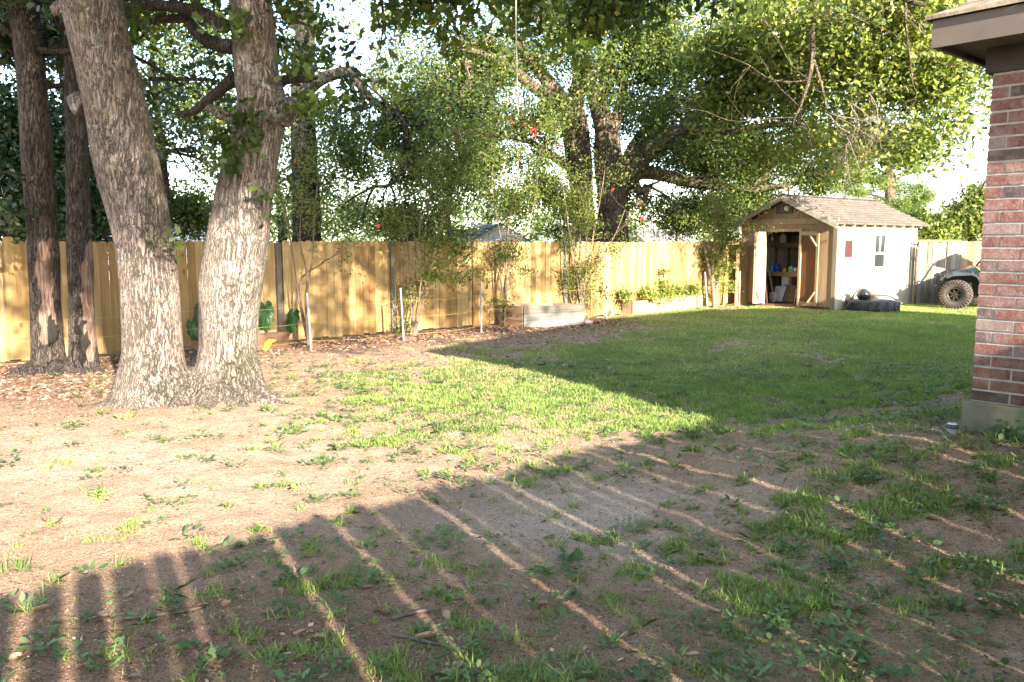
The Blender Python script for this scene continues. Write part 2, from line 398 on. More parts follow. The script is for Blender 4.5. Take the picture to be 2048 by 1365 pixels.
smask = k.math('MULTIPLY', cov.outputs[1], k.ramp(n1, (.33, G0), (.50, G1)))
c = k.mix(smask, c, sandc)
mul = k.ramp(k.noise(34, 5, .75, dist=1.5), (.32, (.075, .045, .033)), (.5, (.20, .13, .095)), (.72, (.38, .26, .19)))
mmask = k.math('MULTIPLY', cov.outputs[2], k.ramp(n4, (.34, G0), (.55, G1)))
c = k.mix(mmask, c, mul)
c = k.mix(k.math('MULTIPLY', cov.outputs[0], .6), c, k.ramp(n2, (.3, (.075, .115, .03)), (.7, (.22, .25, .09))))
spk = k.ramp(k.noise(75, 3, .8), (.36, (.30, .25, .22)), (.47, G1), (.62, G1), (.72, (1.4, 1.35, 1.25)))
c = k.mix(1.0, c, spk, 'MULTIPLY')
k.col(k.mix(1.0, c, (1.0, .92, .82), 'MULTIPLY'))
hh = k.math('ADD', k.math('MULTIPLY', n2, .6), k.math('ADD', k.math('MULTIPLY', n3, .25), k.math('MULTIPLY', n4, .9)))
k.bump(hh, 1.0, .075); me.materials.append(k.m)

# ------------------------------------------------------------------ scattered ground plants
def visible(x, y, m=420):
    px, py = W2P(x, y, 0*x); return (px > -m) & (px < 2048+m) & (py < 1365+m*1.6) & (y > 2)
def clear(x, y):          # keep plants out of walls, fence and trunks
    a = (x-HW.x)*UH.x + (y-HW.y)*UH.y; b = -((x-HW.x)*VH.x + (y-HW.y)*VH.y)
    ok = ~((a > -.05) & (b > -.05))
    ok &= fdist(x, y) < -.10
    ok &= ((x-TW.x)/1.05)**2 + ((y-TW.y)/.5)**2 > 1
    sa = (x-SH.x)*UF.x + (y-SH.y)*UF.y; sb = (x-SH.x)*VF.x + (y-SH.y)*VF.y
    ok &= ~((sa > -.05) & (sa < 5) & (sb > -.05) & (sb < 3))
    return ok
SH = G(1668, 621.5); SH.z = 0        # near corner of the shed
def blades(x, y, ln, wd, lean, seg=False):
    n = len(x); z = terrain(x, y)-.006; a = rng.uniform(0, 2*np.pi, n); b = rng.uniform(0, 2*np.pi, n)
    ca_, sa_ = np.cos(a), np.sin(a); l = lean*rng.uniform(.2, 1.3, n)
    base = np.stack([x, y, z], -1); side = np.stack([ca_, sa_, 0*x], -1)*(wd/2)[:, None]
    d = np.stack([np.cos(b)*np.sin(l), np.sin(b)*np.sin(l), np.cos(l)], -1)*ln[:, None]
    mid = base + d*.55; tip = base + d; tip[:, 2] -= ln*.22*np.abs(np.sin(l))
    V = np.stack([base-side, base+side, mid+side*.8, tip, mid-side*.8], 1)
    return V.reshape(-1, 3)
N = 1700000
x = rng.uniform(-9, 14, N); y = 2.6 + (25-2.6)*rng.uniform(0, 1, N)**.9
ok = visible(x, y); x, y = x[ok], y[ok]
m_, d_ = gmask(x, y)
keep = rng.uniform(0, 1, len(x)) < m_*(.35+.65*sstep(4, 9, y))*np.where(y > 12, .85, .62)
x, y, m_, d_ = x[keep], y[keep], m_[keep], d_[keep]
ok = clear(x, y); x, y, m_, d_ = x[ok], y[ok], m_[ok], d_[ok]
cl = fbm(x*2.2, y*2.2, 0, 77, 3)
ln = (.022 + .030*rng.uniform(0, 1, len(x)) + .03*np.clip(cl-.45, 0, 1))*(.8+.4*d_)
wd = .0035 + .00050*y
big_ = fbm(x*.7, y*.9, 0, 83, 3); tint = np.clip(.05 + .45*cl + .5*big_ + rng.normal(0, .20, len(x)), 0, .93); tint = np.where(rng.uniform(0, 1, len(x)) < .20-.12*sstep(.7, .95, d_)+.25*sstep(.52, .7, big_)*.6, 1, tint)
print('grass', len(x))
fast('lawn_grass', blades(x, y, ln, wd, .75), 5, tint, M_grass, kind='stuff', label='patchy green lawn grass growing across the yard', cat='grass')
# denser longer blades in the near half of the yard
N = 900000
x = rng.uniform(-5, 6, N); y = 2.6 + 7.4*rng.uniform(0, 1, N)
ok = visible(x, y); x, y = x[ok], y[ok]; m_, d_ = gmask(x, y, 3)
cl = fbm(x*5.2, y*5.2, 0, 91, 3)
keep = (rng.uniform(0, 1, len(x)) < m_*sstep(.36, .60, cl)*.95); x, y, d_, cl = x[keep], y[keep], d_[keep], cl[keep]
ok = clear(x, y); x, y, d_, cl = x[ok], y[ok], d_[ok], cl[ok]; print('near grass', len(x))
ln = .03+.05*rng.uniform(0, 1, len(x))**1.5
fast('lawn_grass', blades(x, y, ln, .0042+.0004*y, .95), 5, np.clip(.15+.6*cl+rng.normal(0, .17, len(x)), 0, 1), M_grass, kind='stuff', label='clumps of taller green grass in the shaded foreground', cat='grass')
# clods, grit and bark crumbs
x, y = in_view(42000, 2.6, 12, lambda x, y: .25+.75*np.exp(-((y-3)/2.5)**2), 1.3) if False else (None, None)
# taller tufts
def in_view(n, y0, y1, dens=None, pw=1.0):
    r = []
    x = rng.uniform(-8, 14, n*40); y = y0 + (y1-y0)*rng.uniform(0, 1, n*40)**pw
    ok = visible(x, y, 30) & clear(x, y)
    if dens is not None: ok &= rng.uniform(0, 1, len(x)) < dens(x, y)
    return x[ok][:n], y[ok][:n]
tx, ty = in_view(1700, 2.7, 11, lambda x, y: .03+gmask(x, y, 5)[1]**1.2*1.0)
nb = rng.integers(10, 40, len(tx)); X0 = np.repeat(tx, nb); Y0 = np.repeat(ty, nb); sc = np.repeat(rng.uniform(.4, 1.2, len(tx)), nb)
X0 = X0 + rng.normal(0, .022, len(X0))*sc; Y0 = Y0 + rng.normal(0, .022, len(X0))*sc
tt = np.repeat(rng.uniform(.05, .7, len(tx)), nb)
fast('grass_tufts', blades(X0, Y0, rng.uniform(.04, .12, len(X0))*sc, np.full(len(X0), .0052)*(.8+.3*sc), 1.15), 5, np.clip(tt+rng.normal(0, .12, len(X0)), 0, 1), M_grass,
     kind='stuff', label='longer tufts of crabgrass scattered over bare soil', cat='grass')
# broad-leaved weeds: rosettes of small oval leaves
tx, ty = in_view(1500, 2.7, 12, lambda x, y: .05 + .7*gmask(x, y, 8)[0]*np.exp(-((y-3.2)/2.3)**2)*sstep(.15, .35, gdens(x, y)) + .10*(gdens(x, y) > .12))
nb = rng.integers(9, 26, len(tx)); X0 = np.repeat(tx, nb); Y0 = np.repeat(ty, nb); sc = np.repeat(rng.uniform(.5, 1.5, len(tx)), nb)
n = len(X0); ang = rng.uniform(0, 2*np.pi, n); rad = rng.uniform(.005, .06, n)*sc
px = X0+np.cos(ang)*rad; py = Y0+np.sin(ang)*rad; pz = terrain(px, py) + rng.uniform(.006, .035, n)*sc
el = rng.uniform(-.1, .7, n); l = rng.uniform(.014, .037, n)*sc; w = l*rng.uniform(.5, .75, n)
d = np.stack([np.cos(ang)*np.cos(el), np.sin(ang)*np.cos(el), np.sin(el)], -1)*l[:, None]; s_ = np.stack([-np.sin(ang), np.cos(ang), rng.uniform(-.3, .3, n)], -1)*w[:, None]
o = np.stack([px, py, pz], -1)
V = np.stack([o, o+d*.35+s_*.5, o+d*.8+s_*.42, o+d*1.05, o+d*.8-s_*.42, o+d*.35-s_*.5], 1).reshape(-1, 3)
fast('low_weeds', V, 6, np.clip(np.repeat(rng.uniform(.05, .8, len(tx)), nb)+rng.normal(0, .1, n), 0, 1), M_weed, kind='stuff', label='low broad-leaved weeds sprouting in the bare soil', cat='weeds')
# leaf litter, small bits
M_litter = Nd('litter', .8, .2); c = M_litter.ramp(M_litter.attr(), (0, (.07, .04, .03)), (.35, (.20, .11, .07)), (.8, (.38, .22, .15)), (1, (.55, .42, .32))); M_litter.col(c); M_litter = M_litter.m
def litter_d(x, y):
    f = fdist(x, y); px, py = W2P(x, y, 0*x)
    return .10 + .9*np.exp(-((f+.6)/.9)**2)*(x < 2.5) + .7*np.exp(-(((px-80)/300)**2+((py-780)/60)**2)) + .12*np.exp(-((y-3.4)/1.5)**2)*(px < 1300)
x, y = in_view(36000, 2.7, 24, litter_d, .8); n = len(x)
ang = rng.uniform(0, 2*np.pi, n); l = rng.uniform(.006, .028, n)*np.where(y > 9, 1.7, .8); w = l*rng.uniform(.15, .6, n)
d = np.stack([np.cos(ang), np.sin(ang), rng.uniform(-.25, .5, n)], -1)*l[:, None]; s_ = np.stack([-np.sin(ang), np.cos(ang), rng.uniform(-.5, .5, n)], -1)*w[:, None]
o = np.stack([x, y, terrain(x, y)+.006], -1)
fast('leaf_litter', np.stack([o-d, o+s_, o+d, o-s_], 1).reshape(-1, 3), 4, rng.uniform(0, 1, n)**1.1, M_litter, kind='stuff', label='small brown leaf and bark litter strewn on the soil', cat='leaf litter')

# grit and soil clods close to the camera: small tetrahedra
x, y = in_view(60000, 2.6, 9, lambda x, y: .15+.85*np.exp(-((y-3)/2.2)**2)); n = len(x)
r_ = rng.uniform(.0018, .007, n)*(.6+.12*y); c_ = np.stack([x, y, terrain(x, y)+r_*.2], -1); d3 = rng.normal(0, 1, (n, 4, 3)); d3 /= np.linalg.norm(d3, axis=2)[:, :, None]
d3[:, :, 2] = np.abs(d3[:, :, 2])*.7; V4 = c_[:, None, :]+d3*r_[:, None, None]
V = np.stack([V4[:, [0,1,2]], V4[:, [0,2,3]], V4[:, [0,3,1]], V4[:, [1,3,2]]], 1).reshape(-1, 3)
fast('soil_crumbs', V, 3, np.repeat(rng.uniform(0, 1, n)**.8, 4), M_litter, kind='stuff', label='grit and crumbs of soil and bark on the bare ground', cat='soil crumbs')
# whole fallen leaves in the foreground, one by one
M_dead = Nd('dead_leaf', .6, .3); kk = M_dead
c = kk.ramp(kk.attr(), (0, (.14, .07, .045)), (.5, (.26, .15, .10)), (1, (.38, .25, .17)))
kk.col(kk.mix(1.0, c, kk.ramp(kk.noise(30, 4), (.3, (.75, .7, .65)), (.7, (1.1, 1.1, 1.1))), 'MULTIPLY')); M_dead = kk.m
def dead_leaf_mesh(kind):
    rr = random.Random(kind); prof = [(0, .0), (.12, .10), (.22, .26), (.32, .16), (.45, .34), (.58, .20), (.72, .30), (.86, .14), (1, .02)] if kind % 2 else [(0, 0), (.15, .12), (.3, .2), (.5, .3), (.7, .26), (.88, .14), (1, .01)]
    m = MB(); vs = []; curl = rr.uniform(.25, .8); bend = rr.uniform(-.4, .7)
    for t, w in prof:
        w *= rr.uniform(.85, 1.15)
        for s in (-1, -.5, 0, .5, 1):
            vs.append(Vector((t-.5, s*w, abs(s)**1.6*w*curl + bend*(t-.5)**2 + rr.uniform(-.015, .015))))
    fs = [(i*5+j, (i+1)*5+j, (i+1)*5+j+1, i*5+j+1) for i in range(len(prof)-1) for j in range(4)]
    m.add(vs, fs, rr.random(), True); m.tube([(-.5, 0, 0), (-.62, .01, .01), (-.72, .0, -.02)], .012, 4, tint=.2)
    return m
dmesh = []
for kd in range(6):
    o_ = dead_leaf_mesh(kd).build('fallen_leaf', M_dead); dmesh.append(o_.data); bpy.data.objects.remove(o_)
LEAF_PX = [(735,1183,.12),(768,1228,.10),(850,1283,.13),(905,1345,.13),(873,1352,.15),(945,1137,.08),(1085,1215,.09),(1070,1240,.12),(1112,1090,.06),(1298,1188,.09),
 (300,1185,.09),(262,1195,.07),(312,1280,.10),(50,1315,.13),(30,1325,.10),(205,1235,.09),(120,1245,.10),(450,1215,.10),(405,1218,.08),(470,1182,.08),(600,1275,.10),(640,1280,.09),
 (265,1360,.11),(165,1340,.09),(390,1318,.08),(1720,1228,.13),(1700,1325,.13),(1430,1228,.10),(1860,1265,.07),(1975,1190,.08),(1960,1018,.10),(1780,1005,.08),(1610,735,.22),(1440,955,.09),
 (1800,945,.09),(1490,945,.08),(1465,1018,.08),(1350,1350,.09),(1385,1318,.08),(893,1235,.09),(720,1095,.08),(610,1145,.07),(560,1190,.08),(960,1345,.09),(80,1225,.10),(560,1010,.07),(240,1090,.06),(1255,940,.07),(1085,733,.2)]
for i, (a, b, s_) in enumerate(LEAF_PX):
    g = G(a, b); o_ = bpy.data.objects.new('fallen_leaf', dmesh[i % 6]); COL.objects.link(o_); s_ *= .86
    o_.location = g + Vector((0, 0, .012)); o_.scale = (s_, s_*.9, s_); o_.rotation_euler = (random.uniform(-.25, .25), random.uniform(-.3, .3), random.uniform(0, 6.28))
    tag(o_, 'curled brown fallen oak leaf lying on the soil', 'leaf', 'fallen brown leaves on the soil')
M_twig = plain('twig', (.15, .115, .09), .9, var=.3, sc=30)
for pts, lab in (([(230, 1243), (300, 1236), (360, 1229), (415, 1217)], 'long grey twig lying across the shaded soil among green weeds'),
                 ([(785, 1242), (820, 1232), (850, 1226), (885, 1224)], 'short pale twig lying beside a grass tuft'),
                 ([(785, 1274), (820, 1280), (860, 1290), (900, 1298)], 'forked brown twig with a curled leaf resting on its end'),
                 ([(385, 815), (400, 805), (425, 795), (445, 788)], 'dry stick leaning on the roots of the forked oak')):
    w = [G(*p)+Vector((0, 0, .012)) for p in pts]
    MB().tube(w, [.011, .010, .008, .004], 6, sub=3, rough=.2).build('twig', M_twig, label=lab, cat='twig')

# ------------------------------------------------------------------ leaves and trees
def leaf_quads(C, size, up=.35, shape=4, droop=0.0):
    n = len(C); a = rng.normal(0, 1, (n, 3)); a[:, 2] -= droop; a /= np.linalg.norm(a, axis=1)[:, None]
    b = rng.normal(0, 1, (n, 3)); b[:, 2] += up; b -= a*np.sum(a*b, 1)[:, None]; b /= np.linalg.norm(b, axis=1)[:, None]
    s = np.cross(a, b); l = (size*rng.uniform(.65, 1.35, n))[:, None]
    a = a*l; s = s*l*.5
    if shape == 4: return np.stack([C-a*.5, C+s*.55, C+a*.5, C-s*.55], 1).reshape(-1, 3)
    b = b*l
    return np.stack([C-a*.5, C-a*.12+s*.45+b*.06, C+a*.0+s*.3, C+a*.28+s*.6+b*.08, C+a*.5, C+a*.28-s*.6+b*.08, C-s*.3, C-a*.12-s*.45+b*.06], 1).reshape(-1, 3)
def foliage(blobs, spr=.30, per=14, hollow=.35):
    """blobs: (centre, (rx,ry,rz), leaf count) -> leaf centres grouped in sprays, spray centres, blob ids"""
    C = []; SP = []
    for c, r, n in blobs:
        k_ = max(1, int(n/per)); u = rng.normal(0, 1, (int(k_*2.6)+8, 3)); u /= np.linalg.norm(u, axis=1)[:, None]
        u *= (hollow**3 + (1-hollow**3)*rng.uniform(0, 1, len(u)))[:, None]**(1/3)
        q = u*np.array(r) + np.array(c)
        g = fbm(q[:, 0]*.9, q[:, 1]*.9, q[:, 2]*1.1, 50, 2); thr = np.sort(g)[max(0, len(g)-k_)]
        q = q[g >= thr][:k_]; SP.append(q)
        d = rng.normal(0, 1, (len(q), per, 3))*spr*rng.uniform(.5, 1.2, (len(q), 1, 1)); d[:, :, 2] *= .7
        C.append((q[:, None, :]+d).reshape(-1, 3))
    return np.concatenate(C), np.concatenate(SP)
def crown(parent, name, blobs, size, mat, spr=.30, per=14, shape=4, hollow=.35, tint=(.45, .2), twigs=0, twmat=None, droop=0, warm=.02, up=.35, more=1.0, **kw):
    if mat in (M_leaf_far, M_leaf_dark) and shape == 4: more *= 1.55; size *= 1.12
    blobs = [(a_, b_, int(n_*more)) for a_, b_, n_ in blobs]
    C, SP = foliage(blobs, spr, per, hollow); n = len(C)
    tn = tint[0] + .35*(fbm(C[:, 0]*.8, C[:, 1]*.8, C[:, 2]*.8, 60, 2)-.5)*2 + rng.normal(0, tint[1], n)
    tn = np.clip(tn, 0, .92); tn = np.where(rng.uniform(0, 1, n) < warm, 1, tn)
    o = fast(name, leaf_quads(C, size, up, shape, droop), shape if shape == 4 else 8, tn, mat, parent, **kw)
    return o, SP
def limb(mb, pts, n=8, sub=4, rough=.18, tint=None):        # pts = (px, py, Y, width in px)
    w = [P(a, b, Y) for a, b, Y, r in pts]; rad = [r*.5*Y/F for a, b, Y, r in pts]
    mb.tube(w, rad, n, sub=sub, rough=rough, tint=tint); return w, rad
def wander(mb, p, d, L, r, depth, tips, n=5, kids=3, spread=.7, grav=0.0, wig=.25):
    """a random branch that forks"""
    pts = [Vector(p)]; rad = [r]; st = 5
    for i in range(st):
        d = (d + Vector((random.gauss(0, wig), random.gauss(0, wig), random.gauss(0, wig)+grav))).normalized()
        pts.append(pts[-1] + d*L/st); rad.append(r*(1-.62*(i+1)/st))
    mb.tube(pts, rad, n, sub=2)
    tips.append(pts[-1])
    if depth > 0:
        for k_ in range(kids):
            i = random.randint(2, st); e = (d + Vector((random.gauss(0, spread), random.gauss(0, spread), random.gauss(0, spread)))).normalized()
            wander(mb, pts[i], e, L*random.uniform(.45, .7), rad[i]*.7, depth-1, tips, max(3, n-1), kids, spread, grav, wig)
    return pts
def bl(px, py, Y, rx, ry, n, ry_=None):
    c = P(px, py, Y); s = Y/F
    return (tuple(c), (rx*s, ry_ if ry_ else (rx+ry)*.5*s, ry*s), n)

# ---- the twin-trunked oak
tw = empty('oak_tree', (TW.x, TW.y, 0), label='big forked oak with two thick leaning trunks joined at one root flare', cat='tree')
def build_abs(mb, name, mat, parent, **k):
    o = mb.build(name, mat, None, **k); o.parent = parent; o.matrix_parent_inverse = Matrix.Translation(-parent.location); return o
def flareL(p, d):
    t = max(0, 1-(p.z-.0)/.75); return 1 + .22*t*t + .16*t*t*math.cos(5*math.atan2(d.y, d.x)+1.0)
m = MB()
ptsL = [(316,850,8.8,190),(313,800,8.8,156),(308,760,8.8,140),(306,700,8.82,128),(300,600,8.84,124),(289,500,8.86,122),(270,400,8.87,128),(247,300,8.85,134),(226,200,8.8,130),(202,100,8.75,124),(180,0,8.7,122),(160,-120,8.6,112),(130,-300,8.4,96),(90,-520,8.2,75),(60,-760,8.0,50)]
ptsR = [(452,850,9.0,170),(455,795,9.0,150),(456,750,9.0,134),(455,700,9.0,124),(459,600,9.0,130),(473,500,9.02,130),(486,400,9.05,122),(505,300,9.1,114),(522,215,9.15,108),(512,150,9.15,98),(507,80,9.1,96),(500,0,9.1,94),(480,-120,9.1,86),(470,-300,9.0,78),(450,-560,8.9,60),(420,-800,8.8,40)]
wL, rL = limb(MB(), ptsL); wR, rR = limb(MB(), ptsR)
rL = [r_*(.90 if i_ > 2 else .93) for i_, r_ in enumerate(rL)]; rR = [r_*(.88 if i_ > 2 else .92) for i_, r_ in enumerate(rR)]
m.tube(wL, rL, 40, sub=10, rough=.10, flare=flareL); m.tube(wR, rR, 40, sub=10, rough=.10, flare=flareL)
# buried saddle joining both trunks, and surface roots
c0 = P(385, 790, 8.93); m.tube([c0+Vector((-.45, 0, -.25)), c0+Vector((-.2, -.02, -.02)), c0+Vector((.0, 0, .05)), c0+Vector((.22, .02, .0)), c0+Vector((.45, .05, -.25))], [.28, .30, .26, .30, .28], 24, sub=5, rough=.12)
for a, l_, r_ in ((200, 1.15, .14), (235, .8, .15), (265, .75, .13), (290, .8, .12), (318, .7, .13), (345, 1.1, .13), (20, .9, .15), (160, 1.0, .14), (100, 1.0, .14)):
    c1 = TW + Vector((math.cos(R(a))*.50, math.sin(R(a))*.22, 0)); e = TW + Vector((math.cos(R(a))*(.55+l_*.75), math.sin(R(a))*(.3+l_*.6), 0))
    pp = []; 
    for t in (0, .3, .6, 1): q_ = c1.lerp(e, t); pp.append(Vector((q_.x, q_.y, TZ(q_.x, q_.y) + .10*(1-t)**2 - .03 - .05*t)))
    m.tube(pp, [r_, r_*.72, r_*.45, r_*.2], 12, sub=4, rough=.25)
# knots and stubs
kn = P(583, 212, 9.1); m.tube([P(560, 225, 9.1), P(574, 214, 9.05), kn], [.16, .11, .085], 14, sub=3, rough=.2)
kn2 = P(143, 190, 8.75); m.tube([P(170, 215, 8.8), P(152, 200, 8.78), kn2], [.16, .11, .06], 12, sub=3, rough=.25)
m.tube([P(125, 20, 8.7), P(110, 5, 8.65)], [.12, .07], 10, rough=.2)
m.tube([P(462, 240, 9.0), P(435, 225, 8.95), P(412, 213, 8.9)], [.07, .055, .03], 8, sub=3, rough=.3)
build_abs(m, 'trunk', M_bark, tw)
m = MB(); m.lathe([(.0, .0), (.062, .0), (.085, -.01)], Matrix.Translation(kn) @ Vector((1, -.35, .1)).to_track_quat('Z', 'Y').to_matrix().to_4x4() @ Matrix.Translation((0, 0, .012)), 18)
build_abs(m, 'cut_knot', plain('cut_wood', (.42, .26, .16), .8, var=.3, sc=25), tw, label='round sawn stub of a removed branch')
# limbs
m = MB(); tips = []
limb(m, [(470,95,9.2,30),(420,85,9.4,26),(390,60,9.6,22),(370,38,9.7,18),(320,40,9.8,14),(285,45,9.9,10)], 10)
limb(m, [(375,45,9.7,12),(360,20,9.7,10),(352,0,9.7,8),(345,-40,9.7,7)], 8)
limb(m, [(466,155,9.3,26),(440,180,9.5,22),(410,205,9.8,18),(385,225,10,14),(360,232,10.1,9)], 10)
limb(m, [(300,158,9.0,9),(330,158,9.6,8),(420,160,10,6)], 6)
limb(m, [(455,55,9.2,26),(400,25,9.3,24),(330,12,9.5,20),(250,15,9.6,14)], 10)
limb(m, [(530,190,9.2,24),(570,160,9.4,18),(620,158,9.8,14)], 8)
w0 = wR[12]
over = [w0, Vector((-1.9, 7.8, 5.6)), Vector((-.6, 6.9, 6.1)), Vector((.6, 5.6, 6.3)), Vector((2.2, 4.2, 6.5)), Vector((3.8, 2.6, 6.8)), Vector((5.6, .9, 7.0))]
m.tube(over, [.2, .17, .15, .13, .11, .08, .05], 10, sub=5, rough=.15)
over2 = [wL[12], Vector((-3.0, 6.6, 6.0)), Vector((-1.8, 4.6, 6.4)), Vector((-.6, 2.6, 6.6)), Vector((1.0, .2, 6.9))]
m.tube(over2, [.17, .14, .12, .09, .06], 10, sub=5, rough=.15)
over4 = [over2[-1], Vector((3.0, -1.2, 7.0)), Vector((5.5, -2.0, 7.2)), Vector((8, -1.5, 7.3))]
m.tube(over4, [.06, .05, .04, .03], 8, sub=4, rough=.15); over5 = [over[-1], Vector((7.0, 2.2, 7.3)), Vector((8.5, 4.0, 7.4))]
m.tube(over5, [.05, .04, .03], 8, sub=4, rough=.15)
over3 = [over[2], Vector((.6, 7.6, 6.1)), Vector((1.9, 8.6, 6.0)), Vector((3.0, 9.6, 6.1))]
m.tube(over3, [.11, .09, .07, .04], 8, sub=4, rough=.15)
for p_ in over[2:]+over2[2:]+over3[1:]+[wL[-2], wR[-2], wL[-1], wR[-1]]:
    for _ in range(4): wander(m, p_, Vector((random.gauss(0, 1), random.gauss(0, 1), random.uniform(.1, .9))).normalized(), random.uniform(1.4, 2.6), .05, 1, tips, 5, 3)
# drooping sprays that dip into the picture near the top
dip = []
for a in ((955, -40, 9.5, 930, 60), (1040, -60, 9.0, 1080, 70), (1180, -40, 9.5, 1150, 60), (1290, -50, 9.8, 1330, 50), (735, -60, 9.5, 760, 110), (850, -60, 9.6, 840, 60), (1400, -60, 10, 1420, 60)):
    p0 = P(a[0], a[1], a[2]); p1 = P(a[3], a[4], a[2]+.2); mid = p0.lerp(p1, .5)+Vector((.1, 0, .05)); top = p0+Vector((random.uniform(-.5, .5), -.6, .9))
    m.tube([top, p0, mid, p1], [.035, .025, .015, .006], 6, sub=4)
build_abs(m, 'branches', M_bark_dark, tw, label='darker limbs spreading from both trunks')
near_bl = [bl(560, 20, 9.0, 55, 35, 130), bl(630, 50, 8.9, 28, 30, 60), bl(600, 120, 8.9, 40, 35, 90), bl(640, 185, 8.9, 28, 30, 60), bl(600, 210, 8.8, 22, 20, 40), bl(640, 100, 8.9, 16, 25, 30),
  bl(480, 50, 8.7, 35, 30, 70), bl(490, 225, 8.7, 28, 25, 70), bl(462, 270, 8.7, 30, 30, 80), bl(470, 340, 8.7, 28, 22, 50), bl(500, 270, 8.65, 15, 25, 40), bl(520, 400, 8.7, 14, 12, 22), bl(335, 488, 8.5, 12, 8, 26), bl(300, 60, 9.6, 30, 40, 60), bl(275, 145, 8.9, 12, 10, 20), bl(285, 40, 9.2, 25, 25, 50)]
crown(tw, 'crown', near_bl, .105, M_leaf_near, spr=.10, per=8, shape=8, hollow=0, droop=.3, tint=(.42, .2), label='fresh lobed leaf sprays sprouting from the trunks')
dipb = [bl(940, 25, 9.7, 90, 45, 420), bl(1060, 20, 9.3, 80, 60, 480), bl(1160, 20, 9.7, 90, 55, 440), bl(1300, 10, 10, 90, 50, 380), bl(760, 45, 9.7, 50, 60, 120), bl(735, 0, 9.7, 45, 30, 90), bl(775, 130, 9.8, 24, 45, 48), bl(850, 10, 9.8, 60, 40, 200), bl(1420, 10, 10.2, 80, 50, 320), bl(1110, 90, 9.4, 50, 35, 120), bl(930, 90, 9.7, 45, 30, 110),
  bl(1000, -70, 9.5, 200, 50, 900), bl(1300, -80, 9.6, 200, 50, 700)]
dipb = [(a_, b_, int(n_*.72)) for a_, b_, n_ in dipb]
crown(tw, 'crown', dipb, .115, M_leaf_near, spr=.16, per=9, shape=8, hollow=0, droop=.5, tint=(.5, .25), label='dark lobed leaves hanging low over the yard')
big = []
for p_ in tips: big.append((tuple(p_), (1.0, 1.0, .6), 420))
r2 = random.Random(3)
for _ in range(95):
    # clumps of the wide crown; each is placed by where its shade should fall on trunks and fence
    fx = r2.uniform(-8.5, 1.8); fy = 11.93+(fx+7.4)*.776 + r2.uniform(-3.6, 1.0); zf = r2.uniform(.2, 2.6); tt = r2.uniform(13.5, 18)
    big.append(((fx+math.sin(R(SUN_AZ))*tt, fy-math.cos(R(SUN_AZ))*tt, zf+tt*math.tan(R(SUN_EL))), (.55, .55, .32), 90))
for _ in range(34):
    fx = r2.uniform(-4.6, -2.2); fy = 8.9; zf = r2.uniform(1.2, 4.2); tt = r2.uniform(13, 16)
    big.append(((fx+math.sin(R(SUN_AZ))*tt, fy-math.cos(R(SUN_AZ))*tt, zf+tt*math.tan(R(SUN_EL))), (.32, .32, .25), 60))
C, SPx = foliage(big, .26, 12, 0); okz = C[:, 2] > np.maximum(5.0, 1.75+.315*np.maximum(C[:, 1], 0)+.5); C = C[okz]
# keep the sun's way to the open middle of the yard free
tq = C[:, 2]/math.tan(R(SUN_EL)); gxs = C[:, 0]-math.sin(R(SUN_AZ))*tq; gys = C[:, 1]+math.cos(R(SUN_AZ))*tq
C = C[(gys > 11.2+.35*(gxs+4)) & (gxs < 2.2)]
fast('crown', leaf_quads(C, .13, .35, 8), 8, np.clip(rng.normal(.5, .2, len(C)), 0, 1), M_leaf_near, tw, label='high spreading canopy above the yard')

# ---- the two scarred trunks by the left fence
sc = G(118, 741)
ts = empty('oak_tree', (sc.x, sc.y, 0), label='dark brown double trunk with bare charred scars close to the fence at far left', cat='tree')
Yc = sc.y
m = MB()
pa = [(98,790,Yc,100),(99,745,Yc,84),(96,700,Yc,66),(92,600,Yc,60),(87,500,Yc,60),(79,400,Yc,58),(72,300,Yc,59),(66,200,Yc,56),(57,100,Yc,54),(44,0,Yc,56),(30,-150,Yc,50),(10,-400,Yc,36)]
pb = [(165,790,Yc,78),(165,738,Yc,66),(166,700,Yc,56),(164,600,Yc,50),(158,500,Yc,47),(155,400,Yc,45),(153,300,Yc,43),(150,200,Yc,41),(148,100,Yc,40),(150,0,Yc,38),(160,-150,Yc,34),(170,-400,Yc,24)]
wa, ra = limb(MB(), pa); wb, rb = limb(MB(), pb); ra = [r_*.92 for r_ in ra]; rb = [r_*.93 for r_ in rb]
m.tube(wa, ra, 36, sub=10, rough=.12); m.tube(wb, rb, 36, sub=10, rough=.14)
c0 = P(132, 738, Yc); m.tube([c0+Vector((-.3, 0, -.15)), c0+Vector((0, 0, -.02)), c0+Vector((.3, 0, -.15))], [.2, .2, .2], 16, sub=4, rough=.2)
for a in (190, 220, 250, 285, 320, 350):
    c1 = sc+Vector((math.cos(R(a))*.25, math.sin(R(a))*.15, 0)); e = sc+Vector((math.cos(R(a))*.85, math.sin(R(a))*.6, 0))
    m.tube([Vector((q_.x, q_.y, .10*(1-t)-.03-.06*t)) for t in (0, .5, 1) for q_ in (c1.lerp(e, t),)], [.13, .08, .03], 10, sub=3, rough=.3)
trk = build_abs(m, 'trunk', M_bark_scar, ts)
co = np.array([v.co[:] for v in trk.data.vertices]); px, py = W2P(co[:, 0], co[:, 1], co[:, 2]); fr = co[:, 1] < Yc+.05
wob = (fbm(co[:, 0]*14, co[:, 2]*5, 0, 8, 4)-.5)*60
s1 = sstep(-4, 5, 17+wob*.55+(py-560)*.03-np.abs(px-(92+(py-560)*.03)))*sstep(440, 520, py+wob*1.5)*sstep(715, 650, py+wob)
s2 = sstep(-4, 5, 12+wob*.5-np.abs(px-(176+(py-560)*.03)))*sstep(470, 500, py+wob)*sstep(735, 700, py+wob)
scr = np.where(fr, np.maximum(s1, s2), 0)
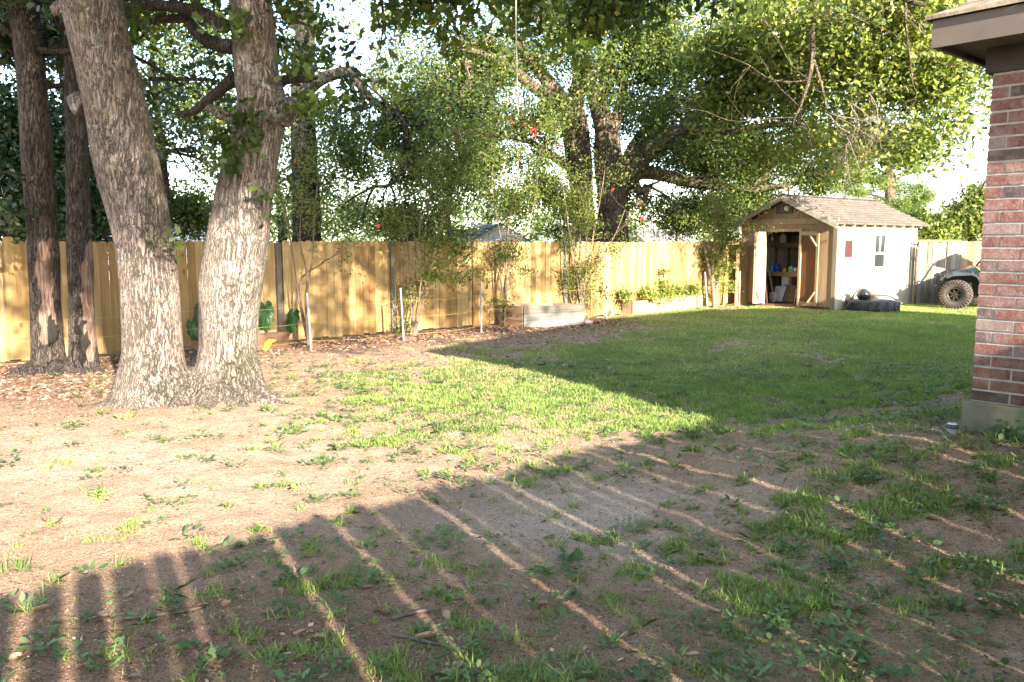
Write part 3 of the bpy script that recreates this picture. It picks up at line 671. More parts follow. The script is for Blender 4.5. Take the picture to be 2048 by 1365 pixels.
ch = np.where(fr, np.maximum(sstep(-5, 5, 18+wob-np.hypot(px-107, (py-670)*.7)), sstep(-5, 5, 10+wob-np.hypot(px-158, (py-705)*.35))), 0)
for nm, ar in (('scar', scr), ('char', ch)):
    at = trk.data.attributes.new(nm, 'FLOAT', 'POINT'); at.data.foreach_set('value', ar.astype(np.float32))
m = MB(); tips = []
limb(m, [(62,352,Yc,7),(45,350,Yc-.2,5),(20,346,Yc-.4,4),(-5,343,Yc-.5,3)], 6); limb(m, [(60,358,Yc,6),(35,362,Yc-.3,4),(15,378,Yc-.5,3),(5,400,Yc-.5,2)], 6)
limb(m, [(88,175,Yc,12),(110,172,Yc+.2,10),(130,170,Yc+.3,9)], 6)
for p_ in (wa[8], wa[9], wa[10], wb[8], wb[10], wa[11], wb[11]):
    for _ in range(3): wander(m, p_, Vector((random.gauss(0, 1), random.uniform(-.3, 1), random.uniform(0, .7))).normalized(), random.uniform(1.6, 2.8), .05, 1, tips, 5, 3)
build_abs(m, 'branches', M_bark_dark, ts)
cb = [(tuple(p_), (.9, .9, .7), 170) for p_ in tips] + [bl(20, 60, Yc+.6, 70, 80, 700), bl(120, 60, Yc+.9, 60, 90, 600), bl(10, 420, Yc-.3, 30, 30, 120)]
crown(ts, 'crown', cb, .10, M_leaf_dark, spr=.2, per=12, hollow=0, tint=(.45, .22))

# ---- trunk 3: dark straight tree behind the fence with a drooping elbow limb
t3 = P(612, 485, 18.2); e3 = empty('oak_tree', (t3.x, t3.y, 0), label='dark straight tree behind the fence with a long drooping elbow limb', cat='tree')
m = MB(); tips = []
limb(m, [(618,700,18.2,70),(616,560,18.2,58),(615,480,18.2,54),(612,400,18.2,52),(608,300,18.2,50),(606,200,18.2,46),(608,100,18.2,38),(608,0,18.2,34),(612,-150,18.2,26)], 20, 6)
ws, rs = limb(m, [(606,190,18.2,26),(640,160,18,24),(675,147,17.8,22),(703,143,17.7,20),(716,160,17.6,18),(728,185,17.5,16),(752,205,17.5,14),(790,225,17.5,13),(808,250,17.4,11),(815,300,17.4,9),(822,350,17.3,6)], 12, 5)
limb(m, [(600,60,18.2,20),(560,20,18.4,14),(540,-30,18.5,10)], 8)
for p_ in ws[3:]:
    for _ in range(3): wander(m, p_, Vector((random.gauss(0, .8), random.gauss(0, .8), random.uniform(-1, .3))).normalized(), random.uniform(1.0, 2.0), .03, 1, tips, 5, 3, grav=-.12)
limb(m, [(815,330,17.3,9),(780,370,17.3,8),(745,375,17.3,6),(700,400,17.3,4),(680,420,17.3,3)], 6); limb(m, [(748,375,17.3,7),(735,400,17.3,5),(725,440,17.3,3)], 5); limb(m, [(780,370,17.3,5),(790,400,17.3,4),(770,430,17.3,2)], 5)
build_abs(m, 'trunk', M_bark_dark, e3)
cb = [(tuple(p_), (.55, .55, .45), 130) for p_ in tips] + [bl(765, 280, 17.8, 35, 40, 330), bl(805, 330, 17.8, 40, 70, 800), bl(700, 215, 18, 20, 15, 80), bl(800, 210, 18, 35, 25, 350), bl(580, 330, 18.5, 40, 90, 900), bl(730, 340, 18, 35, 35, 200), bl(770, 430, 18, 60, 35, 900), bl(645, 350, 18.5, 20, 40, 200), bl(840, 450, 18, 70, 30, 900), bl(570, 130, 18.6, 30, 60, 500)]
crown(e3, 'crown', cb, .075, M_leaf_far, spr=.2, per=14, hollow=0, tint=(.42, .22))

# ---- the big spreading oak behind the fence
OY = 27.0; ob = P(1215, 500, OY); e4 = empty('oak_tree', (ob.x, ob.y, 0), label='huge spreading oak behind the fence whose limbs fan out over the shed', cat='tree')
m = MB(); tips = []
limb(m, [(1224,640,OY,105),(1224,560,OY,80),(1224,480,OY,70),(1225,420,OY,62),(1221,360,OY,58),(1215,310,OY,52),(1212,265,OY,46)], 22, 6)
limb(m, [(1174,640,OY,64),(1172,540,OY,50),(1170,460,OY,46),(1163,380,OY,44),(1156,320,OY-.2,50),(1148,260,OY-.3,50),(1142,225,OY-.4,48)], 20, 6)
LB = [[(1142,235,26.6,46),(1120,205,26.3,36),(1090,190,26,26),(1050,160,25.5,22),(1010,125,25,18),(960,108,24.5,15),(915,92,24,12),(880,75,24,9)],
 [(1140,235,26.6,44),(1112,185,26.4,34),(1085,150,26.2,26),(1060,120,26,20),(1020,60,25.6,16),(985,10,25.3,14)],
 [(1146,245,26.7,40),(1150,200,26.8,34),(1158,150,27,28),(1150,90,27.2,22),(1130,30,27.4,18),(1120,-40,27.5,14)],
 [(1212,270,27,44),(1198,215,26.8,38),(1185,180,26.7,30),(1172,130,26.6,22),(1155,60,26.5,18),(1150,-20,26.4,14)],
 [(1200,215,26.8,30),(1208,165,26.6,22),(1212,110,26.5,18),(1240,60,26.3,14),(1265,0,26,12)],
 [(1214,300,27,30),(1230,245,27.1,24),(1245,190,27.3,20),(1250,120,27.5,16),(1262,60,27.6,12)],
 [(1228,385,27,54),(1262,335,26.6,44),(1300,300,26.2,36),(1350,272,25.6,32),(1385,245,25,28),(1415,205,24.3,24),(1450,170,23.5,20),(1500,120,22.4,16),(1560,70,21.2,12),(1640,30,20,9)],
 [(1230,395,27,44),(1268,350,27,32),(1310,348,27,26),(1370,362,27,22),(1430,372,26.8,18),(1500,378,26.5,14),(1580,372,26.2,9)],
 [(1350,275,25.6,22),(1400,262,25.2,18),(1470,262,24.5,14),(1550,250,23.5,11),(1640,255,22.5,8),(1720,280,22,5)],
 [(1230,380,27.2,34),(1266,300,27.6,24),(1300,250,28,20),(1330,200,28.4,16),(1390,150,28.5,12)],
 [(1262,350,27,20),(1280,385,27,16),(1295,372,27,12),(1285,420,27,8)],
 [(1165,350,26.8,26),(1120,322,26.4,18),(1085,300,26,14),(1050,280,25.6,12),(1000,276,25.2,10),(975,300,25,7),(965,330,25,4)],
 [(940,105,24.4,9),(943,150,24.3,8),(925,180,24.2,7),(900,210,24.1,5)],[(925,180,24.2,5),(928,215,24.2,4),(915,240,24.2,3)],
 [(990,140,24.8,6),(985,200,24.7,6),(990,240,24.6,4),(975,270,24.6,3)],
 [(1235,0,20,12),(1400,-40,19,14),(1560,-30,18,14),(1700,-20,17,12),(1850,10,16,9)],
 [(1630,-10,17.5,9),(1626,60,17.3,8),(1625,110,17.2,9),(1618,160,17.1,7),(1600,215,17,5),(1590,235,17,3)],[(1626,115,17.2,6),(1640,160,17.1,5),(1655,220,17,3)],
 [(1812,-10,16.2,7),(1812,50,16.2,5),(1818,100,16.2,4),(1826,170,16.2,2.5)],[(1812,30,16.2,5),(1838,50,16.2,4),(1850,70,16,2)],
 [(1425,90,22,6),(1432,150,22,5),(1455,200,22,4),(1470,250,22,2)]]
ends = []
for lb in LB:
    w_, r_ = limb(m, lb, 10, 4)
    for i in range(len(w_)//2, len(w_)): ends.append((w_[i], r_[i]))
for p_, r_ in ends:
    for _ in range(2): wander(m, p_, Vector((random.gauss(0, 1), random.gauss(0, .8), random.uniform(-.5, .8))).normalized(), random.uniform(1.2, 2.6), max(.010, min(.055 if p_.y > 23 else .014, r_*.5)), 1, tips, 5, 3)
build_abs(m, 'trunk', M_bark_big, e4, label='mossy twin trunk forking into heavy crooked limbs')
# dead twigs hanging above the shed
m = MB(); dt = []
for a, b in ((1655, 225), (1700, 205), (1740, 190), (1690, 270)):
    for _ in range(3): wander(m, P(a, b, 16.8), Vector((random.uniform(.1, 1), random.gauss(0, .4), random.uniform(-1.2, -.2))).normalized(), random.uniform(.8, 1.4), .014, 2, dt, 4, 4, .8, -.05, .3)
build_abs(m, 'dead_twigs', plain('dead_twig', (.17, .135, .11), .8, var=.2), e4, label='bare grey dead twigs hanging above the shed roof')
cb = [(tuple(p_), (.75, .75, .55), 100) for p_ in tips if p_.y > 20]
cb += [bl(x_, y_, Y_, a_, b_, n_) for x_, y_, Y_, a_, b_, n_ in (
 (900,130,25,80,60,2600),(880,230,25,70,60,2200),(960,200,25.5,70,60,2600),(1010,90,26,90,60,3600),(1080,260,26,70,60,2200),(950,300,26,80,50,2000),(1010,340,27,80,60,2600),(1060,400,28,90,50,2600),(880,330,27,70,60,1800),(1110,50,26.5,90,60,4200),
 (1190,40,26,100,70,4600),(1270,130,28,80,80,4200),(1330,60,26,110,80,5200),(1300,230,29,70,60,2600),(1380,160,26,90,70,4400),(1360,330,29,90,60,4200),(1440,300,28,90,50,3800),(1330,430,29,90,45,3800),(1440,410,28,90,40,4000),(1530,420,29,80,40,3000),(1540,350,27.5,80,50,3600),
 (1130,420,29,70,60,2200),(1250,420,30,60,50,1800),(1460,60,24,110,80,5200),(1200,300,29,70,80,1800),(1620,330,27.5,80,45,2600),(1500,290,27,90,50,3000),(1600,280,27,80,40,2200),(1700,300,26,70,40,1500),(1380,250,27,80,50,3000),(1660,370,27,50,25,900),(1250,-30,26,300,40,4000),(800,60,24.5,60,50,900),(840,140,24.5,50,40,800))]
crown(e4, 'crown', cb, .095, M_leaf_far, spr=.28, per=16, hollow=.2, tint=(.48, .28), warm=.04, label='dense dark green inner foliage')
cb = [bl(x_, y_, Y_, a_, b_, n_) for x_, y_, Y_, a_, b_, n_ in (
 (1480,160,21,90,80,2600),(1560,60,20,110,70,3600),(1560,200,20.5,90,70,2800),(1650,120,19,100,80,3600),(1660,230,20.5,80,60,1900),(1720,60,18,110,70,3600),(1750,160,18,90,70,3000),(1830,100,17.5,90,80,2700),(1850,200,17.5,60,60,1500),(1770,240,18,70,45,1300),
 (1900,170,17,60,70,1400),(1930,230,16.6,40,35,420),(1900,270,16.5,35,30,240),(1860,300,16.6,22,30,130),(1840,270,17,40,40,420),(1470,250,21.5,70,60,1400),(1560,300,21.5,60,40,900),(1420,60,21,80,60,2000),(1680,0,18,200,50,3600),(1880,20,17,120,60,2400),(1800,330,17.5,40,25,260),(1700,310,20,60,35,650),(1912,315,16.5,14,12,36),(1980,100,17,60,90,900))]
cb = [(a_, (b_[0]*1.12, b_[1]*1.3, b_[2]*1.12), int(n_*.82)) for a_, b_, n_ in cb]
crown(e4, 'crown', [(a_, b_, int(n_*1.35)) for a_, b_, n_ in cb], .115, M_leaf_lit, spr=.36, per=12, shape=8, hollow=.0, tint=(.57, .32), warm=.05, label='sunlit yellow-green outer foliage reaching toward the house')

# ---- background trees
def bgtree(name, px, Y, htop, wpx, mat, size, n, label, trunkw=22, dens=None, group=None, blobs=None, spr=.4, tint=(.45, .2), shape=4):
    b = P(px, 520, Y); e = empty(name, (b.x, b.y, 0), label=label, cat='tree', group=group)
    m = MB(); tips = []; top = P(px, htop, Y); h = top.z
    m.tube([(b.x, b.y, -.1), (b.x+.1, b.y, h*.35), (b.x-.1, b.y+.1, h*.7), (b.x, b.y, h*.92)], [trunkw*.5*Y/F, trunkw*.4*Y/F, trunkw*.2*Y/F, .03], 10, sub=3, rough=.15)
    for i in range(9): wander(m, (b.x, b.y, h*random.uniform(.35, .85)), Vector((random.gauss(0, 1), random.gauss(0, 1), .5)).normalized(), wpx*Y/F*.8, .06, 1, tips, 5, 2)
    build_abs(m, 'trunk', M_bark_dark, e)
    bb = blobs or [(tuple(p_), (wpx*Y/F*.3,)*2+(wpx*Y/F*.24,), int(n/len(tips))) for p_ in tips]
    crown(e, 'crown', bb, size, mat, spr=spr, per=14, hollow=0, tint=tint, shape=shape)
    return e
bgtree('evergreen_tree', -20, 17.5, -150, 100, M_leaf_dark, .10, 1, 'dense dark tree filling the far left edge behind the fence', blobs=[bl(-30, 60, 17.5, 90, 110, 5500), bl(-20, 230, 17.5, 80, 90, 4600), bl(10, 400, 17.5, 70, 80, 4200), bl(60, -10, 17, 80, 60, 3000), bl(100, 330, 18, 60, 150, 3400)])
bgtree('evergreen_tree', 150, 19.5, -60, 90, M_leaf_dark, .10, 1, 'dark bushy tree behind the scarred double trunk', blobs=[bl(150, 120, 19.5, 70, 110, 3800), bl(120, 280, 19.5, 60, 90, 3400), bl(190, 430, 19.5, 70, 60, 4200), bl(110, 420, 19.5, 70, 70, 3600), bl(225, 330, 20, 40, 70, 1500), bl(120, 0, 19, 90, 60, 2600)])
bgtree('shade_tree', 330, 22, -80, 110, M_leaf_far, .10, 1, 'leafy tree seen between the two leaning oak trunks', blobs=[bl(320, 30, 22, 110, 50, 2900), bl(300, 120, 22, 50, 45, 900), bl(430, 110, 22.5, 50, 40, 900), bl(370, 180, 22, 80, 30, 1000), bl(340, 240, 22, 70, 40, 1500), bl(440, 240, 22, 50, 40, 1200), bl(410, 330, 23, 40, 40, 900), bl(300, 330, 22, 30, 60, 900), bl(390, 430, 23, 90, 40, 3600), bl(300, 430, 23, 40, 50, 1500)])
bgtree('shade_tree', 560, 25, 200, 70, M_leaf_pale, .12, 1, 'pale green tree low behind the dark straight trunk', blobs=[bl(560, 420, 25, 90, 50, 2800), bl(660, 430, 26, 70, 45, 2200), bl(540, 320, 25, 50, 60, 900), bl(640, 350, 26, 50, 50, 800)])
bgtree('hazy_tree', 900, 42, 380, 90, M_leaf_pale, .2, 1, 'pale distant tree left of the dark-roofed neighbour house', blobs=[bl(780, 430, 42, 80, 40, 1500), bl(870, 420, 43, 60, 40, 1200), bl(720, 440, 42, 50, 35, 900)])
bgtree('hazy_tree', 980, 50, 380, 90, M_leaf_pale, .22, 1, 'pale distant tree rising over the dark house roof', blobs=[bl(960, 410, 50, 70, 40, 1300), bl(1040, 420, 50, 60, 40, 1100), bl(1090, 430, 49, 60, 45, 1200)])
bgtree('hazy_tree', 1860, 70, 420, 90, M_leaf_far, .3, 1, 'low far tree just right of the shed roof end', blobs=[bl(1840, 450, 70, 50, 25, 1300), bl(1880, 470, 68, 50, 20, 1000), bl(1800, 430, 72, 40, 25, 700)])
bgtree('broadleaf_tree', 1940, 36, 380, 80, M_leaf_lit, .17, 1, 'bright leafy tree between the shed and the brick wall behind the pale fence', blobs=[bl(1945, 410, 36, 45, 40, 2300), bl(1915, 450, 36, 55, 40, 3000), bl(1985, 440, 36, 60, 55, 3000), bl(1880, 475, 36, 45, 20, 1300)], shape=8, spr=.3)
# pine
b = P(1775, 500, 40); e = empty('pine_tree', (b.x, b.y, 0), label='yellow-green pine with layered boughs rising behind the shed roof', cat='tree')
m = MB(); top = P(1765, 240, 40)
m.tube([(b.x, b.y, -.1), (b.x, b.y, 4), (top.x, top.y, top.z)], [.32, .26, .08], 10, sub=4, rough=.1)
bb = []
for (x_, y_, a_, b_) in ((1770,300,60,18),(1830,340,30,9),(1735,330,50,14),(1800,375,50,14),(1840,390,26,10),(1760,360,60,14),(1720,380,50,14),(1790,320,40,12),(1745,275,40,14),(1820,400,40,8),(1770,410,50,14),(1690,350,40,14)):
    bb.append(bl(x_, y_, 40, a_, b_, int(a_*b_*2.6))); m.tube([(b.x, b.y, P(x_, y_+8, 40).z-.3), tuple(P(x_, y_+3, 40))], [.07, .02], 5, sub=3)
build_abs(m, 'trunk', M_bark_big, e)
C, _ = foliage(bb, .22, 20, 0); n = len(C); a = rng.normal(0, 1, (n, 3)); a[:, 2] += .6; a /= np.linalg.norm(a, axis=1)[:, None]; s_ = np.cross(a, rng.normal(0, 1, (n, 3))); s_ /= np.linalg.norm(s_, axis=1)[:, None]
V = np.stack([C-a*.11, C+s_*.018, C+a*.11, C-s_*.018], 1).reshape(-1, 3)
fast('crown', V, 4, np.clip(rng.normal(.55, .2, n), 0, 1), M_pine, e)
# far wood line on the horizon
bb = []
for i in range(90):
    x_ = -60+i*2.0; bb.append(((x_+random.uniform(-1, 1), 95+random.uniform(-6, 6), random.uniform(1, 3)), (3.4, 3, random.uniform(2, 4.2)), 420))
C, _ = foliage(bb, .6, 14, 0)
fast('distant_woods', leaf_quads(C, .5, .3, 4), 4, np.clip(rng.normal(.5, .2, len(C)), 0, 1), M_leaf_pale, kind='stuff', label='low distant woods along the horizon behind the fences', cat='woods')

# ------------------------------------------------------------------ fences
FH = 1.76
def fence_run(root, p0, d, s0, s1, h, mat, gapat=(), bw=.14, tilt=0, dogear=.035, gap=.0035, front=.0, zadd=None, hvar=.012, tall=None):
    """one panel of upright boards with scalloped tops"""
    m = MB(); s = s0; n = Vector((-d.y, d.x, 0)); i = 0
    while s < s1-.02:
        w = min(bw*random.uniform(.97, 1.03), s1-s); hh = h + random.uniform(-hvar, hvar); z0 = .03+random.uniform(-.015, .02)
        if tall is not None and i == tall: hh += .075
        a = w-((random.uniform(*gap) if random.random() > .16 else .002) if isinstance(gap, tuple) else gap); poly = [(0, z0), (a, z0), (a, hh-dogear), (a-.012, hh-.012), (a-.034, hh), (.034, hh), (.012, hh-.012), (0, hh-dogear)]
        off = random.uniform(-.003, .003); lean = random.uniform(-.004, .004)
        Mx = Matrix(((d.x, 0, -n.x, p0.x+d.x*s+n.x*off), (d.y, 0, -n.y, p0.y+d.y*s+n.y*off), (0, 1, 0, 0), (0, 0, 0, 1)))
        m.prism([(x_+lean*y_*2, y_) for x_, y_ in poly], .017, Mx)
        s += w; i += 1
    return build_abs(m, 'panel', mat, root)
def fence_posts(root, p0, d, ss, h, mat, side=-1, w=.09):
    n = Vector((-d.y, d.x, 0))
    for s in ss:
        c = p0 + d*s + n*(side*.0)
        m = MB(); Mx = Matrix(((d.x, n.x, 0, c.x), (d.y, n.y, 0, c.y), (0, 0, 1, 0), (0, 0, 0, 1)))
        m.box(-w/2, w/2, -.03, w-.03, -.2, h+random.uniform(-.02, .03), Mx); build_abs(m, 'post', mat, root)
def fence_rails(root, p0, d, s0, s1, zs, mat):
    n = Vector((-d.y, d.x, 0))
    for z in zs:
        m = MB(); a = p0+d*s0+n*.045; b = p0+d*s1+n*.045; m.bar(a+Vector((0, 0, z)), b+Vector((0, 0, z)), .04, .085); build_abs(m, 'rail', mat, root)
wf = empty('wood_fence', FP, label='tall honey-coloured pine fence of upright boards with scalloped tops along the back of the yard', cat='fence')
sp_ = [PL(x_, FP, UF)[1] for x_ in (558, 785, 1130)]
s_945 = PL(945, FP, UF)[1]
cuts = [-9.5, -7.0, -4.6, -2.2, .06, 2.5] + sp_
posts = cuts[:]
for i in range(len(cuts)-1):
    a, b = cuts[i], cuts[i+1]
    seen = i >= 5
    ga = .075 if i >= 6 else .0; gb = .06 if 5 <= i < 9 else .0
    if i == 7:
        fence_run(wf, FP, UF, a+ga, s_945-.03, FH+.01, M_pine_wood); fence_run(wf, FP, UF, s_945+.0, b-gb, FH-.0, M_pine_wood); continue
    fence_run(wf, FP, UF, a+ga, b-gb, FH+random.uniform(-.012, .012), M_pine_wood, tall=0 if i == 4 else None)
fence_posts(wf, FP, UF, sp_, FH-.01, M_post)
s1287 = PL(1287, FB, UG)[1]; s_end = (FE-FB).length+.25
fence_run(wf, FB, UG, .075, s1287-.05, FH, M_pine_wood); fence_run(wf, FB, UG, s1287+.075, s_end, FH+.008, M_pine_wood)
fence_posts(wf, FB, UG, [s1287], FH-.01, M_post); fence_rails(wf, FB, UG, .05, s_end, (.35, 1.35), M_pine_wood)
m = MB(); c = FP+UF*(s_945-.02)-VF*.045; m.bar(c+Vector((0, 0, 0)), c+Vector((0, 0, FH+.03)), .05, .03, tint=.1, up=UF); build_abs(m, 'post', M_pine_wood, wf)
fence_rails(wf, FP, UF, -9.5, sp_[-1], (.35, 1.35), M_pine_wood)

BR = G(1829, 610); BR.z = 0
GD = Vector((.97, .16, 0)).normalized()
gf = empty('pale_fence', BR, label='weathered pale grey board fence between the shed and the buggy', cat='fence')
def pl2(px): return PL(px, BR, GD)[1]
s1 = pl2(1921)
fence_run(gf, BR, GD, .03, s1, 1.76, M_pale_wood, bw=.145, gap=.012, hvar=.02)
m = MB(); m.tube([BR+Vector((-.02, -.05, 0)), BR+Vector((-.03, -.05, 1.5))], .03, 10); build_abs(m, 'post', plain('rust_post', (.18, .11, .07), .7, var=.4, sc=12), gf, label='thin rusty steel post')
fence_rails(gf, BR, GD, .03, s1, (.4, 1.4), M_grey_wood)
# a low yellow-brown fence top showing behind
tf = empty('tan_fence', BR+GD*s1, label='newer tan board fence right behind the buggy, with orange-brown board tops', cat='fence')
fence_run(tf, BR+VF*.12, GD, s1+.01, s1+6.5, 1.78, M_tan_wood, bw=.15, hvar=.01); fence_rails(tf, BR+VF*.12, GD, s1, s1+6.5, (.4, 1.4), M_tan_wood)
m = MB(); n_ = Vector((-GD.y, GD.x, 0)); m.bar(BR+n_*.10+Vector((0, 0, 1.79)), BR+n_*.10+GD*s1+Vector((0, 0, 1.79)), .04, .05); build_abs(m, 'top_rail', plain('orange_wood', (.50, .27, .07), .8), gf, label='orange-brown rail peeking above the boards')
# the side fence beside the photographer: its board shadows stripe the foreground
SF0 = Vector((.64, -1.82, 0)); SD = Vector((.745, .667, 0)).normalized()
_n = Vector((UH.x, UH.y)); SL = ((HW-SF0).x*_n.x+(HW-SF0).y*_n.y)/(SD.x*_n.x+SD.y*_n.y)-.03      # where it meets the house wall
sf = empty('side_fence', SF0, label='board fence behind the camera joining the brick house', cat='fence')
fence_run(sf, SF0, SD, -7.0, .45, 2.41, M_pine_wood, bw=.19, gap=.048, dogear=.06, hvar=.02)
fence_run(sf, SF0, SD, .45, SL, 2.41, M_pine_wood, bw=.140, gap=(.002, .016), dogear=.05, hvar=.03)
fence_rails(sf, SF0, SD, -7.0, SL, (.1,), M_pine_wood)
fence_posts(sf, SF0, SD, (-6.2, -3.8, 3.2, 5.2), 2.35, M_post)

# ------------------------------------------------------------------ stakes and strings
STK = [(623, 697, 614, 587), (808, 681, 801, 577), (963, 666, 961, 568), (1213, 640, 1213, 555), (1416, 622, 1410, 545), (1478, 615, 1480, 543)]
LAB = ['leaning white plastic stake under the slender young myrtle', 'leaning white plastic stake in front of the bushy myrtle with many stems', 'upright white plastic stake left of the grey timber bed',
       'thin grey-white stake between the two raised beds', 'white stake beside the leafy myrtle near the shed', 'short white stake by the planks leaning on the shed']
tops = []; bots = []
for (bx, by, tx_, ty_), lb in zip(STK, LAB):
    g = infront(G(bx, by), .15) if bx < 1100 else G(bx, by); t = P(tx_, ty_, g.y); m = MB(); m.tube([g-Vector((0, 0, .1)), t], .018, 12, cap=False); m.tube([t-Vector((0, 0, .003)), t+Vector((0, 0, .004))], .020, 12)
    m.build('garden_stake', M_pvc, label=lb, cat='stake', group='white stakes strung along the fence'); bots.append(g); tops.append(t)
x0 = G(392, 712)
for fr_, lb in ((.78, 'topmost yellow string tied along the white stakes'), (.47, 'middle yellow string tied along the white stakes'), (.14, 'lowest yellow string tied along the white stakes')):
    pts = [x0+Vector((-2.6, -2.0, .9*fr_)), x0+Vector((0, 0, .9*fr_))] + [b_.lerp(t_, fr_)-Vector((0, .03, 0)) for b_, t_ in zip(bots, tops)]
    m = MB()
    for i in range(len(pts)-1):
        a, b = pts[i], pts[i+1]; q_ = [a.lerp(b, t)-Vector((0, 0, .04*4*t*(1-t))) for t in (0, .25, .5, .75, 1)]; m.tube(q_, .0020, 5)
    m.build('string_line', M_string, label=lb, cat='string', group='yellow strings along the stakes')

# ------------------------------------------------------------------ raised beds
def bed(name, a, b, dep, h, mat, n=1, label='', th=.04, fr=None, extra=None):
    """a bed of boards: front from a to b (ground points), going back by vector dep"""
    a = Vector(a); b = Vector(b); a.z = b.z = 0; e = empty(name, a, label=label, cat='raised bed')
    cor = [a, b, b+dep, a+dep]; d = (b-a).normalized()
    for i, nm in enumerate(('front_board', 'end_board', 'back_board', 'end_board')):
        m = MB(); p, q_ = cor[i], cor[(i+1) % 4]; dd = (q_-p).normalized(); ins = th/2 if i in (1, 3) else 0
        if i in (1, 3): p = p+dd*(th/2+.002); q_ = q_-dd*(th/2+.002)
        for k_ in range(n):
            zc = h/n*(k_+.5); m.bar(p+Vector((0, 0, zc)), q_+Vector((0, 0, zc+(extra if extra and i == 0 else 0))), th, h/n-.006)
        build_abs(m, nm, mat[i] if isinstance(mat, (list, tuple)) else mat, e)
    m = MB(); ce = sum(cor, Vector())/4; ps = [c_.lerp(ce, .02) for c_ in cor]; N_ = 10
    vs = []; 
    for i in range(N_+1):
        for j in range(N_+1):
            p = ps[0].lerp(ps[1], i/N_).lerp(ps[3].lerp(ps[2], i/N_), j/N_); vs.append(p+Vector((0, 0, h*.72+random.uniform(-.02, .03))))
    m.add(vs, [(i*(N_+1)+j, (i+1)*(N_+1)+j, (i+1)*(N_+1)+j+1, i*(N_+1)+j+1) for i in range(N_) for j in range(N_)], smooth=True)
    build_abs(m, 'soil', plain('bed_soil', (.16, .10, .07), .95, var=.4, sc=14, bump=.02), e)
    return e
gA, gB = G(1047, 656), G(1167, 650)
bed('raised_bed', gA, gB, VF*.55+Vector((-.3, .1, 0)), .44, [M_bed_grey, M_bed, M_bed, M_bed], 3, 'weathered grey timber garden bed three boards high against the fence')
gA, gB = G(1264, 631), G(1404, 619)
e = bed('raised_bed', gA, gB, Vector((-.78, .32, 0)), .34, [M_bed_pale, M_bed, M_bed, M_bed], 1, 'long pale board garden bed full of green plants, left of the leafy myrtle', extra=.05)
gA, gB = G(488, 703), G(577, 694)
bed('raised_bed', gA, gB, VF*.45, .27, M_bed, 1, 'short brown board planter of elephant ears behind the forked oak')
# elephant ears
def ear(leaves, base, label):
    e = empty('elephant_ear', base, label=label, cat='plant')
    for (px, py, sx, sy, rot, tn) in leaves:
        c = P(px, py, base.y-.1); m = MB(); out_ = []
        for k_ in range(28):
            t = k_/28*2*math.pi; xx = math.sin(t); yy = math.cos(t)
            r_ = 1.0*(1-.28*abs(xx)**2) + (.12*math.cos(9*t)*.35); y2 = yy*r_ if yy < .0 else yy*.72 - .34*math.exp(-(xx/.16)**2)
            out_.append((xx*.80*r_, y2))
        Mx = Matrix.Translation(c) @ Matrix.Rotation(random.uniform(-.5, .5), 4, 'Z') @ Matrix.Rotation(R(78), 4, 'X') @ Matrix.Rotation(rot, 4, 'Z')
        vs = [Mx @ Vector((0, 0, .0))]; ring1 = [Mx @ Vector((a*sx*.55, b*sy*.55, .05*sx+.01*math.sin(i*2.0))) for i, (a, b) in enumerate(out_)]; ring2 = [Mx @ Vector((a*sx, b*sy, -.03+.02*math.sin(i*1.7))) for i, (a, b) in enumerate(out_)]
        n_ = 28; vs += ring1+ring2; fs = [(0, 1+i, 1+(i+1) % n_) for i in range(n_)] + [(1+i, 1+n_+i, 1+n_+(i+1) % n_, 1+(i+1) % n_) for i in range(n_)]
        m.add(vs, fs, tn, True); build_abs(m, 'leaf', M_ear, e)
        m = MB(); m.tube([base, base.lerp(c, .5)+Vector((0, 0, .12)), c], [.014, .011, .007], 6, sub=3, tint=.7); build_abs(m, 'stem', M_ear, e)
    return e
b0 = G(535, 693)+Vector((0, .25, .1))
ear([(530, 625, .24, .30, .1, .3), (527, 652, .20, .22, -.3, .8), (512, 665, .16, .18, .3, .6)], b0, 'large green elephant ear leaf cluster just right of the forked oak')
b0 = G(560, 690)+Vector((0, .35, .1))
ear([(584, 637, .20, .26, -.15, .05)], b0, 'single dark elephant ear leaf on a long stem by the grey post')
b0 = G(388, 705)+Vector((0, .2, .1))
ear([(384, 655, .17, .22, .2, .3), (398, 625, .15, .22, 0, .1)], b0, 'elephant ear plant glimpsed between the two oak trunks')
# yellow leaf
g = G(537, 700); m = MB()
pl_ = [(-.10, 0), (-.06, .06), (-.07, .12), (0, .19), (.05, .16), (.14, .15), (.09, .08), (.05, .03), (0, -.02)]
Mx = Matrix.Translation(g+Vector((0, -.05, .01))) @ Matrix.Rotation(R(62), 4, 'X')
vs = [Mx @ Vector((a, b, .05*math.sin(a*20)+.04*math.sin(b*18))) for a, b in pl_] + [Mx @ Vector((0, .09, .045))]
m.add(vs, [(i, (i+1) % 9, 9) for i in range(9)], .9, True); m.build('yellow_leaf', plain('yellow', (.75, .55, .05), .5, var=.2), label='large curled yellow leaf against the short brown planter', cat='leaf')
# red hydrant-like ornament
g = G(1222, 634); m = MB(); T_ = Matrix.Translation(g)
m.lathe([(0, 0), (.075, 0), (.075, .025), (.05, .035), (.045, .14), (.058, .145), (.058, .16), (.045, .17), (.03, .20), (.01, .215), (0, .215)], T_, 16)
m.tube([g+Vector((-.075, 0, .10)), g+Vector((.075, 0, .10))], .02, 10); m.tube([g+Vector((0, -.07, .11)), g+Vector((0, 0, .11))], .025, 10)
m.build('red_ornament', plain('red_faded', (.62, .22, .16), .5, var=.15), label='small faded red hydrant-shaped ornament beside the thin grey-white stake', cat='ornament')
